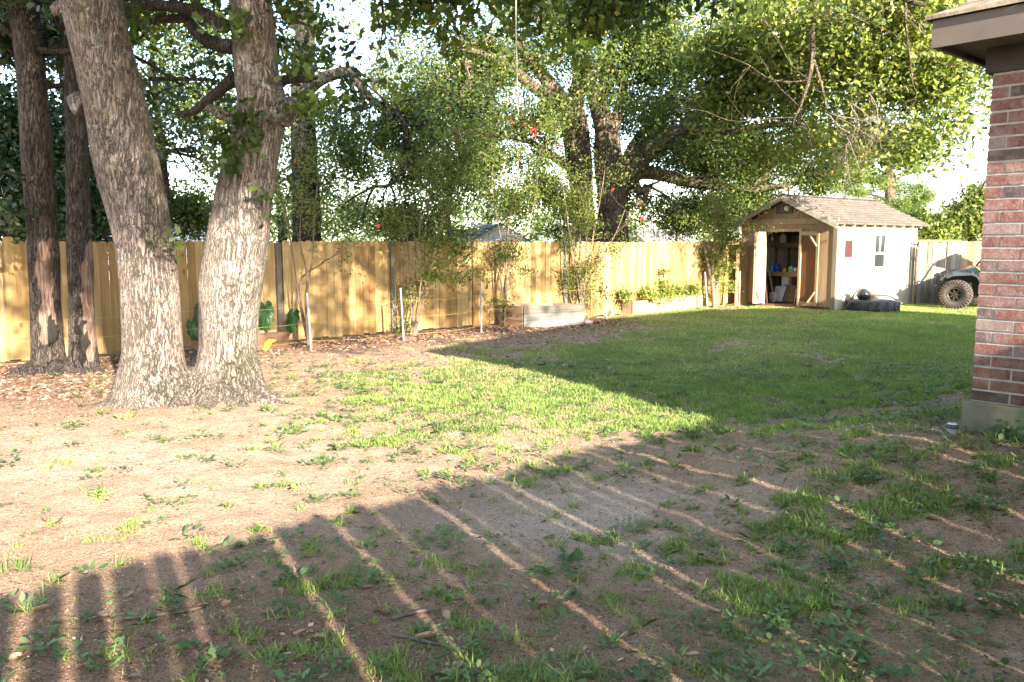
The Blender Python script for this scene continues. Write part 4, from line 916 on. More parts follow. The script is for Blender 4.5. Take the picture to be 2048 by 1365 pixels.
# brush heap and pale rock near the bed end
g = G(1178, 641); m = MB(); tt_ = []
for _ in range(9): wander(m, g+Vector((random.uniform(-.1, .4), random.uniform(-.1, .2), 0)), Vector((random.gauss(0, 1), random.gauss(0, 1), .35)).normalized(), .3, .006, 1, tt_, 4, 4)
bp = empty('cut_brush', g, label='small heap of dry grey cut brush at the end of the grey timber bed', cat='brush'); build_abs(m, 'twigs', M_twig, bp)
m = MB(); g = G(1177, 648); m.lathe([(.0, .07), (.05, .06), (.09, .03), (.10, 0)], Matrix.Translation(g), 10); m.build('rock', plain('rock', (.45, .43, .40), .9), label='pale grey rock at the end of the grey timber bed', cat='rock')

# ------------------------------------------------------------------ crape myrtles
M_flower = plain('flower', (.50, .03, .05), .6, var=.3); M_flower_pink = plain('flower_pink', (.85, .12, .25), .6, var=.2)
def myrtle(px, py, stems, blobs, label, size=.05, flowers=(), mat=None, r0=5, tint=(.45, .25), warm=.04, extra=0, pink=False):
    g = infront(G(px, py), .4); e = empty('crape_myrtle', g, label=label, cat='shrub', group=None); m = MB(); tips = []
    for st in stems:
        pts = [g+Vector((random.uniform(-.06, .06), random.uniform(-.05, .05), -.05))] + [P(a, b, g.y+random.uniform(-.12, .12)) for a, b in st]
        rad = [r0*.5*g.y/F*(1-.75*i/(len(pts)-1))*random.uniform(.7, 1.1) for i in range(len(pts))]
        m.tube(pts, rad, 7, sub=4, rough=.1)
        for i in range(len(pts)//2, len(pts)):
            for _ in range(2): wander(m, pts[i], Vector((random.gauss(0, .6), random.gauss(0, .5), random.uniform(.0, 1))).normalized(), random.uniform(.35, .8), rad[i]*.5, 1, tips, 4, 2)
    build_abs(m, 'stem', M_bark_myr, e)
    bb = [(tuple(p_), (.22, .2, .2), 26+extra) for p_ in tips if float(fdist(np.array([p_.x]), np.array([p_.y]))[0]) < -.15 or p_.z > 1.9] + [bl(a, b, g.y, rx, ry, int(n_*1.25), .3) for a, b, rx, ry, n_ in blobs]
    crown(e, 'foliage', bb, size, mat or M_leaf_myr, spr=.10, per=10, hollow=0, tint=tint, warm=warm)
    for (a, b, r_) in flowers:
        r_ *= .72; m = MB(); c = P(a, b, g.y-.2)
        for _ in range(22):
            o_ = Vector((random.gauss(0, 1), random.gauss(0, 1), random.gauss(0, 1)))*r_*.4; q_ = c+o_; n1_ = Vector((random.gauss(0, 1), random.gauss(0, 1), random.gauss(0, 1))).normalized(); t1 = n1_.orthogonal().normalized()*r_*.45; t2 = n1_.cross(t1)
            m.add([q_-t1, q_+t2, q_+t1+n1_*r_*.2, q_-t2], [(0, 1, 2, 3)])
        build_abs(m, 'flower', M_flower_pink if pink else M_flower, e)
    return e
myrtle(612, 690, [[(598, 600), (590, 540), (575, 450), (560, 380), (548, 330)], [(612, 590), (625, 520), (628, 440), (635, 370), (640, 300)], [(600, 570), (640, 530), (690, 500), (720, 490)], [(615, 560), (600, 480), (605, 400)]],
       [(600, 400, 50, 60, 300), (640, 330, 40, 50, 260), (700, 545, 25, 15, 30), (620, 480, 40, 30, 90)], 'slender young crape myrtle with few leaves behind a leaning stake', flowers=((590, 323, .04),), r0=6, pink=True)
myrtle(826, 672, [[(822, 600), (818, 520), (810, 440), (800, 370), (795, 300)], [(828, 590), (832, 510), (826, 430), (835, 340)], [(840, 600), (858, 530), (878, 460), (905, 390), (935, 330)], [(835, 610), (850, 560), (850, 480), (860, 400)], [(818, 600), (808, 530), (806, 480), (790, 420), (770, 380)], [(842, 620), (866, 560), (900, 550), (930, 560)], [(838, 600), (845, 520), (840, 450), (880, 340), (890, 280)]],
       [(850, 470, 60, 60, 650), (800, 420, 50, 50, 420), (890, 400, 60, 60, 560), (905, 550, 28, 16, 190), (840, 350, 60, 50, 900), (930, 340, 40, 50, 600), (825, 590, 22, 50, 420), (822, 655, 25, 22, 230), (880, 290, 50, 40, 500), (780, 340, 40, 40, 400), (865, 530, 30, 40, 420)],
       'bushy crape myrtle with many upright stems in the middle of the fence', flowers=((757, 452, .06), (915, 282, .05), (897, 218, .04), (912, 265, .04), (950, 266, .03)), extra=16)
myrtle(1008, 648, [[(1012, 590), (1010, 540), (1000, 470), (985, 380), (985, 320)], [(1010, 560), (1030, 500), (1060, 440), (1075, 360), (1080, 300)], [(1012, 550), (1015, 470), (1030, 380), (1040, 290)], [(1008, 600), (990, 520), (960, 490)]],
       [(1020, 480, 45, 40, 800), (1050, 420, 50, 50, 900), (990, 390, 45, 60, 800), (1040, 320, 60, 50, 900), (985, 270, 60, 40, 700), (1050, 530, 28, 20, 160), (1000, 610, 25, 30, 200), (975, 600, 25, 12, 60), (1090, 260, 40, 30, 350), (1090, 350, 40, 50, 500)],
       'tall crape myrtle left of the grey timber bed', flowers=((1028, 483, .05), (1066, 258, .12), (1048, 250, .05), (1023, 243, .05), (1120, 293, .05), (975, 272, .04)), extra=12)
myrtle(1165, 632, [[(1150, 560), (1140, 480), (1130, 400), (1120, 340)], [(1160, 560), (1160, 470), (1158, 380)], [(1170, 560), (1185, 480), (1200, 400), (1210, 340)], [(1175, 570), (1200, 520), (1230, 470), (1250, 420)], [(1142, 600), (1134, 540), (1128, 480), (1110, 440)], [(1168, 580), (1172, 500), (1178, 420), (1185, 350)], [(1160, 600), (1150, 520), (1148, 440)]],
       [(1165, 500, 40, 60, 1300), (1150, 430, 50, 40, 700), (1190, 580, 28, 40, 420), (1200, 420, 50, 50, 650), (1140, 560, 20, 60, 420), (1230, 490, 30, 20, 160), (1160, 370, 50, 40, 500), (1165, 600, 25, 25, 350), (1110, 380, 35, 35, 260)],
       'thicket-like crape myrtle with dark stems at the right end of the grey bed', flowers=((1150, 535, .04), (1225, 380, .05), (1285, 440, .06), (1279, 405, .05)), extra=10)
myrtle(1430, 616, [[(1425, 560), (1428, 500), (1430, 440), (1425, 400)], [(1435, 560), (1445, 480), (1455, 420)], [(1425, 570), (1410, 500), (1405, 440)], [(1432, 540), (1455, 480), (1475, 455), (1490, 447)]],
       [(1432, 450, 38, 45, 1900), (1425, 520, 28, 50, 1300), (1450, 560, 22, 30, 420), (1445, 410, 35, 30, 800), (1400, 440, 25, 30, 420), (1470, 460, 25, 25, 420), (1495, 440, 20, 8, 120), (1465, 540, 22, 14, 180), (1400, 500, 15, 40, 260), (1412, 590, 12, 20, 90), (1475, 500, 18, 12, 140)],
       'lush bright crape myrtle column between the pale bed and the shed', flowers=((1518, 430, .04), (1500, 440, .04), (1415, 392, .06), (1488, 465, .05), (1455, 408, .04)), extra=20, size=.055, tint=(.6, .22), mat=M_leaf_lit, r0=11)
def bedplant(px, py, Y_, rx, ry, n_, label, mat=M_leaf_lit):
    g_ = infront(P(px, py, Y_)*1.0, .22); Y_ = g_.y; c = P(px, py, Y_); e = empty('garden_plant', (c.x, c.y, .25), label=label, cat='plant'); m = MB()
    for _ in range(5): m.tube([Vector((c.x+random.uniform(-.08, .08), c.y, .2)), Vector((c.x+random.uniform(-.1, .1), c.y, c.z*.6)), Vector((c.x+random.uniform(-.2, .2), c.y+random.uniform(-.1, .1), c.z+ry*.8*Y_/F))], .008, 5, sub=2)
    build_abs(m, 'stem', M_leaf_myr, e); crown(e, 'foliage', [bl(px, py, Y_, rx, ry, n_)], .075, mat, spr=.07, per=9, hollow=0, tint=(.55, .25))
gy_ = G(1330, 618).y
bedplant(1252, 583, G(1252, 625).y, 13, 18, 420, 'small yellow-green bushy plant at the left end of the pale bed')
bedplant(1298, 582, gy_, 17, 26, 650, 'broad bright green plant in the pale bed in front of the dark post')
bedplant(1332, 570, gy_, 12, 36, 620, 'tallest narrow green plant in the pale bed')
bedplant(1312, 595, gy_-.3, 20, 12, 380, 'low green plant in front of the tallest plant in the pale bed')
bedplant(1352, 578, gy_+.1, 10, 24, 300, 'loose green plant right of the tallest plant in the pale bed')
bedplant(1366, 586, gy_+.1, 9, 16, 170, 'small sprig at the right end of the pale bed')
bedplant(1384, 575, gy_+.6, 15, 30, 520, 'brownish dry shrub against the fence left of the leafy myrtle', M_leaf_myr)
# weed at the house corner
g = G(2012, 884); e = empty('broadleaf_weed', g, label='dark green leafy weed growing at the foot of the brick wall', cat='plant')
C = rng.normal(0, 1, (60, 3))*np.array([.06, .05, .035]) + np.array([g.x, g.y, g.z+.06])
fast('foliage', leaf_quads(C, .055, .6, 4), 4, rng.uniform(0, .5, 60), M_weed, e)

# ------------------------------------------------------------------ shed
HS = 2.24; LS = PL(1828, SH, UF)[1]; WS = PL(1480, SH, VF)[1]
def sy(px): return PL(px, SH, VF)[1]
def sx(px): return PL(px, SH, UF)[1]
print('shed', LS, WS, sy(1599), sy(1530))
MS = Matrix(((UF.x, VF.x, 0, SH.x), (UF.y, VF.y, 0, SH.y), (0, 0, 1, 0), (0, 0, 0, 1)))      # local x = along the long side, y = along the front
shed = bpy.data.objects.new('garden_shed', None); COL.objects.link(shed); shed.matrix_world = MS
tag(shed, 'small wooden garden shed with a white side wall, tan front and its double doors open', 'shed')
M_white = woodmat('white_siding', (.34, .295, .23), (.47, .42, .34), knots=False, rough=.6)
M_tan = woodmat('tan_siding', (.30, .20, .12), (.42, .29, .18), knots=False)
M_trim = woodmat('trim', (.36, .27, .17), (.48, .37, .25), knots=False)
M_gtrim = woodmat('grey_trim', (.30, .28, .23), (.44, .41, .35), knots=False)
M_ply = woodmat('plywood', (.15, .072, .027), (.235, .122, .046), knots=False)
M_cream = woodmat('cream_door', (.50, .42, .33), (.62, .54, .44), knots=False)
M_dark = plain('dark_inside', (.05, .035, .025), .9)
M_int = woodmat('raw_inside', (.12, .07, .04), (.22, .14, .085), knots=False)
AP = HS+.68                          # apex height of the gable
def gh(y): return HS + (AP-HS)*(1-abs(y-WS/2)/(WS/2))
DL, DR, DH = sy(1531), sy(1598), 2.05           # door opening: local y from DR to DL, height
m = MB(); y = 0; bw_ = .1
while y < WS-.001:
    y1 = min(WS, y+bw_); z0 = .08
    if DR-.001 <= (y+y1)/2 <= DL: z0 = DH
    a, b = gh(y+.004), gh(y1-.004)
    vs = [Vector((x_, yy, zz)) for x_ in (0, .02) for yy, zz in ((y+.002, z0), (y1-.002, z0), (y1-.002, b-.03), (y+.002, a-.03))]
    m.add(vs, [(0,1,2,3),(4,7,6,5),(0,4,5,1),(1,5,6,2),(2,6,7,3),(3,7,4,0)], random.uniform(.4, .6)); y = y1
m.build('front_wall', M_tan, shed)
WX0, WX1, WZ0, WZ1 = sx(1744), sx(1768), 1.04, 1.97
m = MB(); cutx = sorted(set([round(.022+.2*i_, 4) for i_ in range(int(LS/.2)+1) if min(abs(.022+.2*i_-WX0), abs(.022+.2*i_-WX1)) > .03]+[WX0, WX1, LS-.002]))
for xa, xb in zip(cutx[:-1], cutx[1:]):
    e_ = .0 if xb in (WX0, WX1) or xa in (WX0, WX1) else .001
    if xa >= WX0-.001 and xb <= WX1+.001: m.box(xa, xb-e_, 0, .02, .02, WZ0, tint=.6); m.box(xa, xb-e_, 0, .02, WZ1, HS, tint=.6)
    else: m.box(xa, xb-.0015, 0, .02, .02, HS, tint=random.uniform(.5, .7))
m.build('side_wall', M_white, shed)
m = MB(); m.box(.02, LS, WS-.02, WS, .02, HS); m.build('side_wall', M_tan, shed, label='tan far side wall')
m = MB(); m.prism([(0, .02), (WS, .02), (WS, HS), (WS/2, AP), (0, HS)], .02, Matrix(((0, 0, 1, LS-.02), (1, 0, 0, 0), (0, 1, 0, 0), (0, 0, 0, 1)))); m.build('back_wall', M_tan, shed)
m = MB(); m.box(.03, LS-.03, .03, WS-.03, .0, .07); m.build('floor', M_int, shed)
# inner lining: studs and white insulation on the far side
for i in range(6): m = MB(); m.box(.3+i*.62, .36+i*.62, WS-.1, WS-.025, .07, HS); m.build('stud', M_int, shed)
for i in range(5): m = MB(); m.box(LS-.11, LS-.03, .2+i*.5, .26+i*.5, .07, HS); m.build('stud', M_int, shed)
M_ins = plain('insulation', (.55, .52, .48), .9)
for i in range(5): m = MB(); m.box(.37+i*.62, .91+i*.62, WS-.06, WS-.03, .8, 1.95); m.build('insulation_panel', M_ins, shed)
for i in range(4): m = MB(); m.box(LS-.07, LS-.04, .29+i*.5, .67+i*.5, .8, 1.95); m.build('insulation_panel', M_ins, shed)
m = MB(); m.box(-.012, .09, -.025, 0-.001, .0, HS+.0); m.box(-.025, -.001, -.012, .10, .0, HS-.02); m.build('corner_trim', M_gtrim, shed)
m = MB(); m.box(LS-.09, LS+.01, -.025, -.001, 0, HS); m.build('corner_trim', M_white, shed)
m = MB(); m.box(-.045, -.001, -.03, WS+.03, HS-.01, HS+.13); m.build('beam', M_trim, shed)
m = MB(); m.box(-.035, -.001, DR-.05, DL+.05, DH-.02, DH+.06); m.box(-.03, -.001, DL, DL+.07, .05, DH-.02); m.box(-.03, -.001, DR-.07, DR, .05, DH-.02); m.build('door_frame', M_trim, shed)
# roof
OV = .17; FO = .30; BO = .42; ridge = AP+.07; pitch_dz = (AP-HS)/(WS/2)
M_roof = plain('shed_shingle', (.115, .095, .078), .95, var=.3, sc=9, bump=.01)
def roof_side(m, ridge_y, eave_y, zr, x0, x1, rows, th=.03):
    ze = zr-abs(eave_y-ridge_y)*pitch_dz
    for i in range(rows):
        t0, t1 = i/rows, (i+1)/rows; y0 = eave_y+(ridge_y-eave_y)*t0; y1 = eave_y+(ridge_y-eave_y)*t1; z0 = ze+(zr-ze)*t0; z1 = ze+(zr-ze)*t1
        x_ = x0 - (i % 2)*.15
        while x_ < x1:
            a, b = max(x0, x_), min(x1, x_+.3)
            if b-a > .01:
                vs = [Vector((xx, yy, zz)) for xx in (a+.001, b-.001) for yy, zz in ((y0, z0-.0), (y1, z1-.01), (y1, z1-.012-th), (y0, z0-th))]
                for v in vs[0:1]+vs[4:5]: v.z += .014
                m.add(vs, [(0,1,5,4),(3,7,6,2),(0,4,7,3),(1,2,6,5),(0,3,2,1),(4,5,6,7)])
            x_ += .3
m = MB(); roof_side(m, WS/2, -OV, ridge, -FO, LS+BO, 11); roof_side(m, WS/2, WS+OV, ridge, -FO, LS+BO, 11)
m.bar((-FO, WS/2, ridge+.01), (LS+BO, WS/2, ridge+.01), .16, .02)
m.build('roof', M_roof, shed)
m = MB(); ze = ridge-(WS/2+OV)*pitch_dz
for s in (-OV, WS+OV):
    m.bar((-FO-.015, s, ze-.075), (-FO-.015, WS/2, ridge-.075), .028, .13)
m.build('fascia', M_gtrim, shed)
for i in range(9):
    x_ = .06+i*.5
    if x_ > LS+BO-.05: break
    m = MB(); m.bar((x_, -OV+.03, ze-.065), (x_, .25, ze-.065+(OV+.22)*pitch_dz), .04, .075); m.build('rafter_tail', M_trim, shed)
m = MB(); m.bar((-FO+.05, -.02, HS+.02), (-FO+.05, WS/2, AP-.02), .04, .08); m.bar((-FO+.05, WS+.02, HS+.02), (-FO+.05, WS/2, AP-.02), .04, .08); m.build('rafter', M_trim, shed)
# gable vent and lamp
m = MB(); yc = sy(1565); m.box(-.02, -.002, yc-.24, yc+.26, HS+.27, HS+.52)
v = m.build('gable_vent', plain('vent', (.10, .085, .07), .7), shed)
m = MB()
for i in range(9): m.box(-.03, -.021, yc-.21+i*.052, yc-.19+i*.052, HS+.29, HS+.50)
o_ = m.build('vent_slat', plain('vent_slat', (.22, .19, .15), .7), v)
fl = MB(); c = Vector((-.12, yc-.13, HS+.40)); fl.lathe([(0, .05), (.05, .045), (.075, .0), (.06, -.06), (.03, -.09)], Matrix.Translation(c) @ Matrix.Rotation(R(-100), 4, 'Y') @ Matrix.Rotation(.3, 4, 'X'), 18)
c = Vector((-.10, yc-.38, HS+.52)); fl.lathe([(0, .04), (.045, .035), (.055, 0), (.03, -.06)], Matrix.Translation(c) @ Matrix.Rotation(R(-130), 4, 'Y'), 16); fl.tube([(-.02, yc-.26, HS+.5), (-.10, yc-.38, HS+.5)], .012, 8); fl.tube([(-.02, yc-.2, HS+.47), (-.1, yc-.14, HS+.42)], .012, 8)
fl.build('floodlight', plain('lamp_white', (.75, .72, .66), .35), shed)
# window in the white side
m = MB(); fw = .05
for a in ((WX0-.09, WX0, WZ0-.1, WZ1+.11), (WX1, WX1+.09, WZ0-.1, WZ1+.11), (WX0, WX1, WZ1, WZ1+.11), (WX0, WX1, WZ0-.1, WZ0)): m.box(a[0]+.001, a[1]-.001, -.03, -.002, a[2], a[3])
win = m.build('window', plain('win_trim', (.80, .79, .77), .5, var=.05), shed)
m = MB()
for a in ((WX0, WX0+.04, WZ0, WZ1), (WX1-.04, WX1, WZ0, WZ1), (WX0+.04, WX1-.04, WZ1-.04, WZ1), (WX0+.04, WX1-.04, WZ0, WZ0+.05), (WX0+.04, WX1-.04, 1.43, 1.48), ((WX0+WX1)/2-.01, (WX0+WX1)/2+.01, 1.48, WZ1-.04)): m.box(a[0], a[1], -.02, .035, a[2], a[3])
m.build('sash', plain('sash', (.80, .80, .80), .4, var=.04), win)
kk = Nd('window_glass', .05, .8); kk.col((.012, .017, .02)); m = MB(); m.box(WX0+.03, WX1-.03, .012, .018, WZ0+.03, WZ1-.03); m.build('pane', kk.m, win)
m = MB(); m.box(sx(1687), sx(1700.5), -.022, -.004, 1.37, 1.79); m.build('wall_plate', plain('red_plate', (.055, .015, .011), .6, var=.12), shed, label='rust-red blank rectangle fixed to the white wall')
# doors
def door(hy, ang, mat, name_label, q):
    """leaf .60 wide, hinged at local y = hy; ang = turn about z; q = side of the framed inner face"""
    e = bpy.data.objects.new('door', None); COL.objects.link(e); e.parent = shed; e.location = (-.06, hy, 0); e.rotation_euler = (0, 0, ang); tag(e, label=name_label)
    w_, h0, h1 = .60, .10, DH-.02
    m = MB(); m.box(-.01, .01, 0, w_, h0, h1); m.build('door_panel', mat, e)
    m = MB(); t = .011; xs = sorted((q*t, q*(t+.03)))
    for a in ((0, .07, h0, h1), (w_-.07, w_, h0, h1), (.07, w_-.07, h1-.1, h1), (.07, w_-.07, h0, h0+.1)): m.box(xs[0], xs[1], a[0]+.001, a[1]-.001, a[2], a[3])
    m.bar((q*(t+.032), w_-.28, h1-.09), (q*(t+.032), w_-.05, h1-.38), .03, .06, up=Vector((1, 0, 0))); m.bar((q*(t+.032), w_-.26, h0+.09), (q*(t+.032), w_-.05, h0+.36), .03, .06, up=Vector((1, 0, 0)))
    m.build('door_rail', M_trim, e)
    return e
# left leaf swings out toward the viewer and shows its sunlit inner face; right leaf lies folded back against the front
door(DL+.02, R(100), M_cream, 'left door leaf, sunlit cream inner face', -1)
dr = door(DR-.02, R(176), M_ply, 'right door leaf folded back, bare orange plywood', 1)
m = MB()
for y_, z_, ry_, rz_ in ((.40, 1.12, .035, .09), (.43, 1.24, .02, .07), (.38, 1.32, .03, .03), (.41, 1.05, .03, .05)):
    m.add([(.0125, y_+ry_*math.cos(t)*(1+.2*math.sin(3*t)), z_+rz_*math.sin(t)) for t in np.linspace(0, 6.0, 12)], [tuple(range(12))])
m.build('paint_mark', plain('red_paint', (.40, .03, .015), .6), dr, label='smeared red paint mark')
# things in the shed
def wl(x_, y, z): return MS @ Vector((x_, y, z))
def inshed(mb, name, mat, label, cat, group=None):
    o_ = mb.build(name, mat, label=label, cat=cat, group=group); o_.matrix_world = MS; return o_
def iy(px, x_): return PL(px, SH+UF*x_, VF)[1]
e = bpy.data.objects.new('workbench', None); COL.objects.link(e); e.matrix_world = MS @ Matrix.Translation((1.0, 0, .07)); tag(e, 'raw wood workbench across the inside of the shed', 'workbench')
m = MB(); m.box(0, .6, .3, WS-.12, .80, .84); m.box(-.03, -.001, .3, WS-.12, .72, .84); m.build('bench_top', woodmat('bench', (.42, .27, .13), (.56, .38, .2)), e)
for yy in (.32, WS-.25):
    for xx in (.02, .5): m = MB(); m.box(xx, xx+.08, yy, yy+.08, 0, .798); m.build('leg', M_int, e)
e = bpy.data.objects.new('shelf', None); COL.objects.link(e); e.matrix_world = MS @ Matrix.Translation((1.25, 0, 0)); tag(e, 'high wooden shelf inside the shed above the workbench', 'shelf')
m = MB(); m.box(0, .4, .3, WS-.11, 1.70, 1.73); m.build('shelf_board', M_int, e); m = MB(); m.box(0, .03, .3, WS-.11, 1.60, 1.699); m.build('bracket', M_int, e)
BZ = .912
def jar(x_, px, z, r_, h_, c_, label, name='jar', cat='jar'):
    m = MB(); m.lathe([(0, 0), (r_, 0), (r_, h_*.75), (r_*.55, h_*.88), (r_*.55, h_), (0, h_)], Matrix.Translation((x_, iy(px, x_), z)), 12)
    inshed(m, name, plain(name+'_'+label[:8], c_, .4, var=.15), label, cat)
jar(1.10, 1542, BZ, .09, .20, (.12, .32, .62), 'blue plastic jug at the left end of the workbench', 'jug', 'jug')
jar(1.12, 1553, BZ, .10, .25, (.03, .10, .55), 'deep blue bottle on the workbench beside the blue jug', 'bottle', 'bottle')
jar(1.08, 1536, BZ, .06, .12, (.7, .7, .72), 'white tub at the far left of the workbench', 'tub', 'tub')
jar(1.08, 1569, BZ, .06, .12, (.75, .48, .08), 'small orange-yellow can in the middle of the workbench', 'can', 'can')
jar(1.10, 1581, BZ, .08, .18, (.35, .42, .40), 'grey-green tin right of the orange can', 'tin', 'tin')
jar(1.08, 1591, BZ, .06, .14, (.65, .65, .62), 'pale paint tin near the right door leaf', 'paint_tin', 'tin')
jar(1.36, 1563, 1.732, .09, .26, (.75, .70, .5), 'cream jug standing on the high shelf', 'jug', 'jug')
y_ = iy(1537, 1.35); m = MB(); m.box(1.30, 1.60, y_-.12, y_+.12, 1.732, 2.02); inshed(m, 'storage_box', plain('grey_box', (.34, .33, .34), .6), 'grey storage box at the left of the high shelf', 'box')
y_ = iy(1572, 1.2); m = MB(); m.box(1.15, 1.45, y_-.11, y_+.11, .45, .77, tint=1); m.box(1.14, 1.46, y_-.12, y_+.12, .77, .79, tint=.5); inshed(m, 'white_box', plain('white_box', (.8, .78, .74), .5), 'white box stored under the workbench', 'box')
y_ = iy(1580, 1.25); m = MB(); m.box(1.20, 1.5, y_-.10, y_+.07, .44, .79); m.box(1.19, 1.51, y_-.105, y_+.075, .79, .81); inshed(m, 'dark_bin', plain('rust_bin', (.40, .15, .10), .6), 'reddish-brown bin stored under the workbench', 'bin')
y_ = iy(1573, 1.3); m = MB(); m.box(1.12, 1.55, y_-.35, y_+.4, .40, .43); inshed(m, 'low_shelf', M_int, 'low board shelf under the workbench carrying the white box', 'shelf')
y_ = iy(1558, .7); m = MB(); m.bar((.62, y_, .10), (.85, y_+.02, .52), .34, .02, up=Vector((1, 0, 0))); inshed(m, 'metal_sheet', plain('sheet', (.55, .58, .60), .4, var=.2), 'grey-white sheet leaning inside the shed doorway', 'sheet')
y_ = iy(1580, .8); m = MB(); m.bar((.70, y_+.02, .10), (.98, y_+.08, .55), .36, .02, up=Vector((1, .3, 0))); inshed(m, 'plywood_sheet', M_int, 'dark plywood sheet leaning in the right of the doorway', 'plywood')
y0 = iy(1547, .35); y1 = iy(1530.5, .5)
e = bpy.data.objects.new('shovel', None); COL.objects.link(e); e.matrix_world = MS @ Matrix.Translation((.35, y0, .08)); tag(e, 'long-handled shovel leaning in the left of the shed doorway', 'shovel')
m = MB(); m.tube([(0, 0, .26), (.15, y1-y0, 1.35)], .016, 8); m.build('handle', plain('handle_grey', (.34, .30, .26), .6), e)
m = MB(); vs = []
for (z_, w_) in ((0, .02), (.04, .09), (.15, .125), (.28, .12), (.30, .03)):
    for s in (-1, 0, 1): vs.append(Vector((-.02*(1-abs(s))+.0, s*w_, z_)))
m.add(vs, [(i*3+j, i*3+j+1, i*3+j+4, i*3+j+3) for i in range(4) for j in range(2)], smooth=True); m.build('blade', plain('blade', (.26, .23, .23), .5, metal=.2), e)
m = MB(); m.tube([(.08, iy(1536, .08), .08), (.12, iy(1531, .12), .95)], .014, 8); inshed(m, 'tool_handle', plain('handle_red', (.40, .18, .10), .6), 'reddish wooden tool handle standing at the left door jamb', 'tool')
m = MB(); m.tube([(.1, iy(1590, .1), .08), (.2, iy(1594, .2), .5)], .01, 8); inshed(m, 'metal_rod', plain('rod', (.5, .5, .5), .4, metal=.5), 'thin metal rod leaning at the right of the doorway', 'rod')
# step of soil and planks leaning at the shed's left
for (a, b, c_, d_, w_, lab) in ((1492, 612, 1500, 492, .10, 'grey-brown plank leaning nearest the shed front'), (1486, 613, 1484, 485, .15, 'wide honey plank leaning on the fence end beside the shed'), (1472, 614, 1476, 500, .09, 'narrow plank leaning on the fence left of the wide plank')):
    g = G(a, b); t = P(c_, d_, g.y+.25); m = MB(); m.bar(g, t, w_, .025, up=Vector((0, -1, .2))); m.build('leaning_plank', M_pine_wood if 'honey' in lab else M_tan_wood, label=lab, cat='plank', group='planks leaning by the shed')

# ------------------------------------------------------------------ tyre, ball and hose
g0 = G(1745, 622); g0.z = TZ(g0.x, g0.y)
M_rub = plain('old_rubber', (.06, .06, .062), .85, var=.35, sc=8, bump=.01)
e = empty('old_tyre', g0, label='large old tractor tyre lying flat in front of the white shed wall', cat='tyre')
m = MB(); Rr = .62; m.lathe([(.34, .04), (.36, .0), (.56, -.02), (.62, .05), (.625, .20), (.58, .27), (.42, .29), (.36, .26), (.34, .23), (.44, .22), (.52, .16), (.50, .06), (.40, .04)], Matrix.Translation(g0), 48)
build_abs(m, 'tyre_casing', M_rub, e)
m = MB()
for i in range(34):
    a = i/34*2*math.pi; Mx = Matrix.Translation(g0) @ Matrix.Rotation(a, 4, 'Z') @ Matrix.Translation((.625, 0, .0)) @ Matrix.Rotation(.25*(1 if i % 2 else -1), 4, 'X')
    m.box(-.03, .018, -.022, .022, .01 if i % 2 else .09, .15 if i % 2 else .25, Mx)
build_abs(m, 'tread', M_rub, e)
c = P(1727, 595, g0.y-.05); m = MB(); prof = [(.17*math.sin(t), .155*math.cos(t)) for t in np.linspace(0, math.pi, 14)]
m.lathe(prof, Matrix.Translation((c.x, c.y, g0.z+.29+.12)), 24); m.build('black_pot', plain('black_gloss', (.03, .03, .035), .22, .6, var=.2), label='glossy black upturned pot resting on the old tyre', cat='pot')
hz = g0.z
hp = [P(1690, 621, g0.y-.25), P(1694, 612, g0.y-.25), P(1704, 596, g0.y-.2), P(1714, 583, g0.y-.15), P(1727, 578, g0.y-.1), P(1740, 585, g0.y), P(1755, 591, g0.y), P(1775, 592, g0.y+.1), P(1792, 600, g0.y), P(1800, 609, g0.y-.3), P(1796, 614, g0.y-.5)]
m = MB(); m.tube(hp, .022, 8, sub=5); m.build('black_hose', plain('hose', (.05, .045, .045), .5), label='stiff black hose looped over the old tyre and pot', cat='hose')
hp = [P(1690, 619, g0.y-.15), P(1700, 604, g0.y), P(1712, 592, g0.y+.1), P(1722, 581, g0.y+.1), P(1735, 580, g0.y+.1), P(1746, 590, g0.y+.1), P(1750, 598, g0.y+.1)]
m = MB(); m.tube(hp, .014, 8, sub=5); m.build('brown_hose', plain('hose_brown', (.22, .15, .10), .6), label='thinner brown hose coiled behind the black pot', cat='hose')
m = MB(); c = P(1744, 597, g0.y-.05); m.lathe([(0, .12), (.05, .11), (.08, .05), (.09, -.06)], Matrix.Translation((c.x, c.y, g0.z+.36)), 12); m.box(-.05, .05, -.05, .05, -.07, .02, Matrix.Translation((c.x+.06, c.y-.05, g0.z+.36))); m.build('burlap_bundle', plain('burlap', (.45, .35, .22), .9, var=.4, sc=20), label='tan crumpled bundle beside the black pot on the tyre', cat='bundle')

# ------------------------------------------------------------------ buggy (utility vehicle)
wc = G(1910, 618.5); WR = .385
hd = Vector((-.92, .39, 0)).normalized(); sd = Vector((-hd.y, hd.x, 0))      # heading and left side (sd points away from / toward camera)
if sd.y > 0: sd = -sd                                                        # sd now points toward the camera side
BM = Matrix(((-hd.x, -sd.x, 0, wc.x), (-hd.y, -sd.y, 0, wc.y), (0, 0, 1, 0), (0, 0, 0, 1)))      # local x = backwards, y = away from the camera
ut = bpy.data.objects.new('off_road_buggy', None); COL.objects.link(ut); ut.matrix_world = BM
tag(ut, 'dark off-road buggy with knobbly tyres parked half hidden behind the brick wall', 'buggy')
M_tyre = plain('tyre', (.085, .072, .062), .9, var=.3, sc=14); M_rim = plain('rim', (.08, .07, .062), .5, var=.2, metal=.3)
M_body = plain('buggy_black', (.016, .018, .02), .35, .5, var=.2); M_grn = plain('buggy_grey', (.035, .045, .04), .45, .4, var=.15); M_blue = plain('buggy_blue', (.006, .025, .055), .35, .5); M_yel = plain('buggy_yellow', (.30, .31, .02), .4)
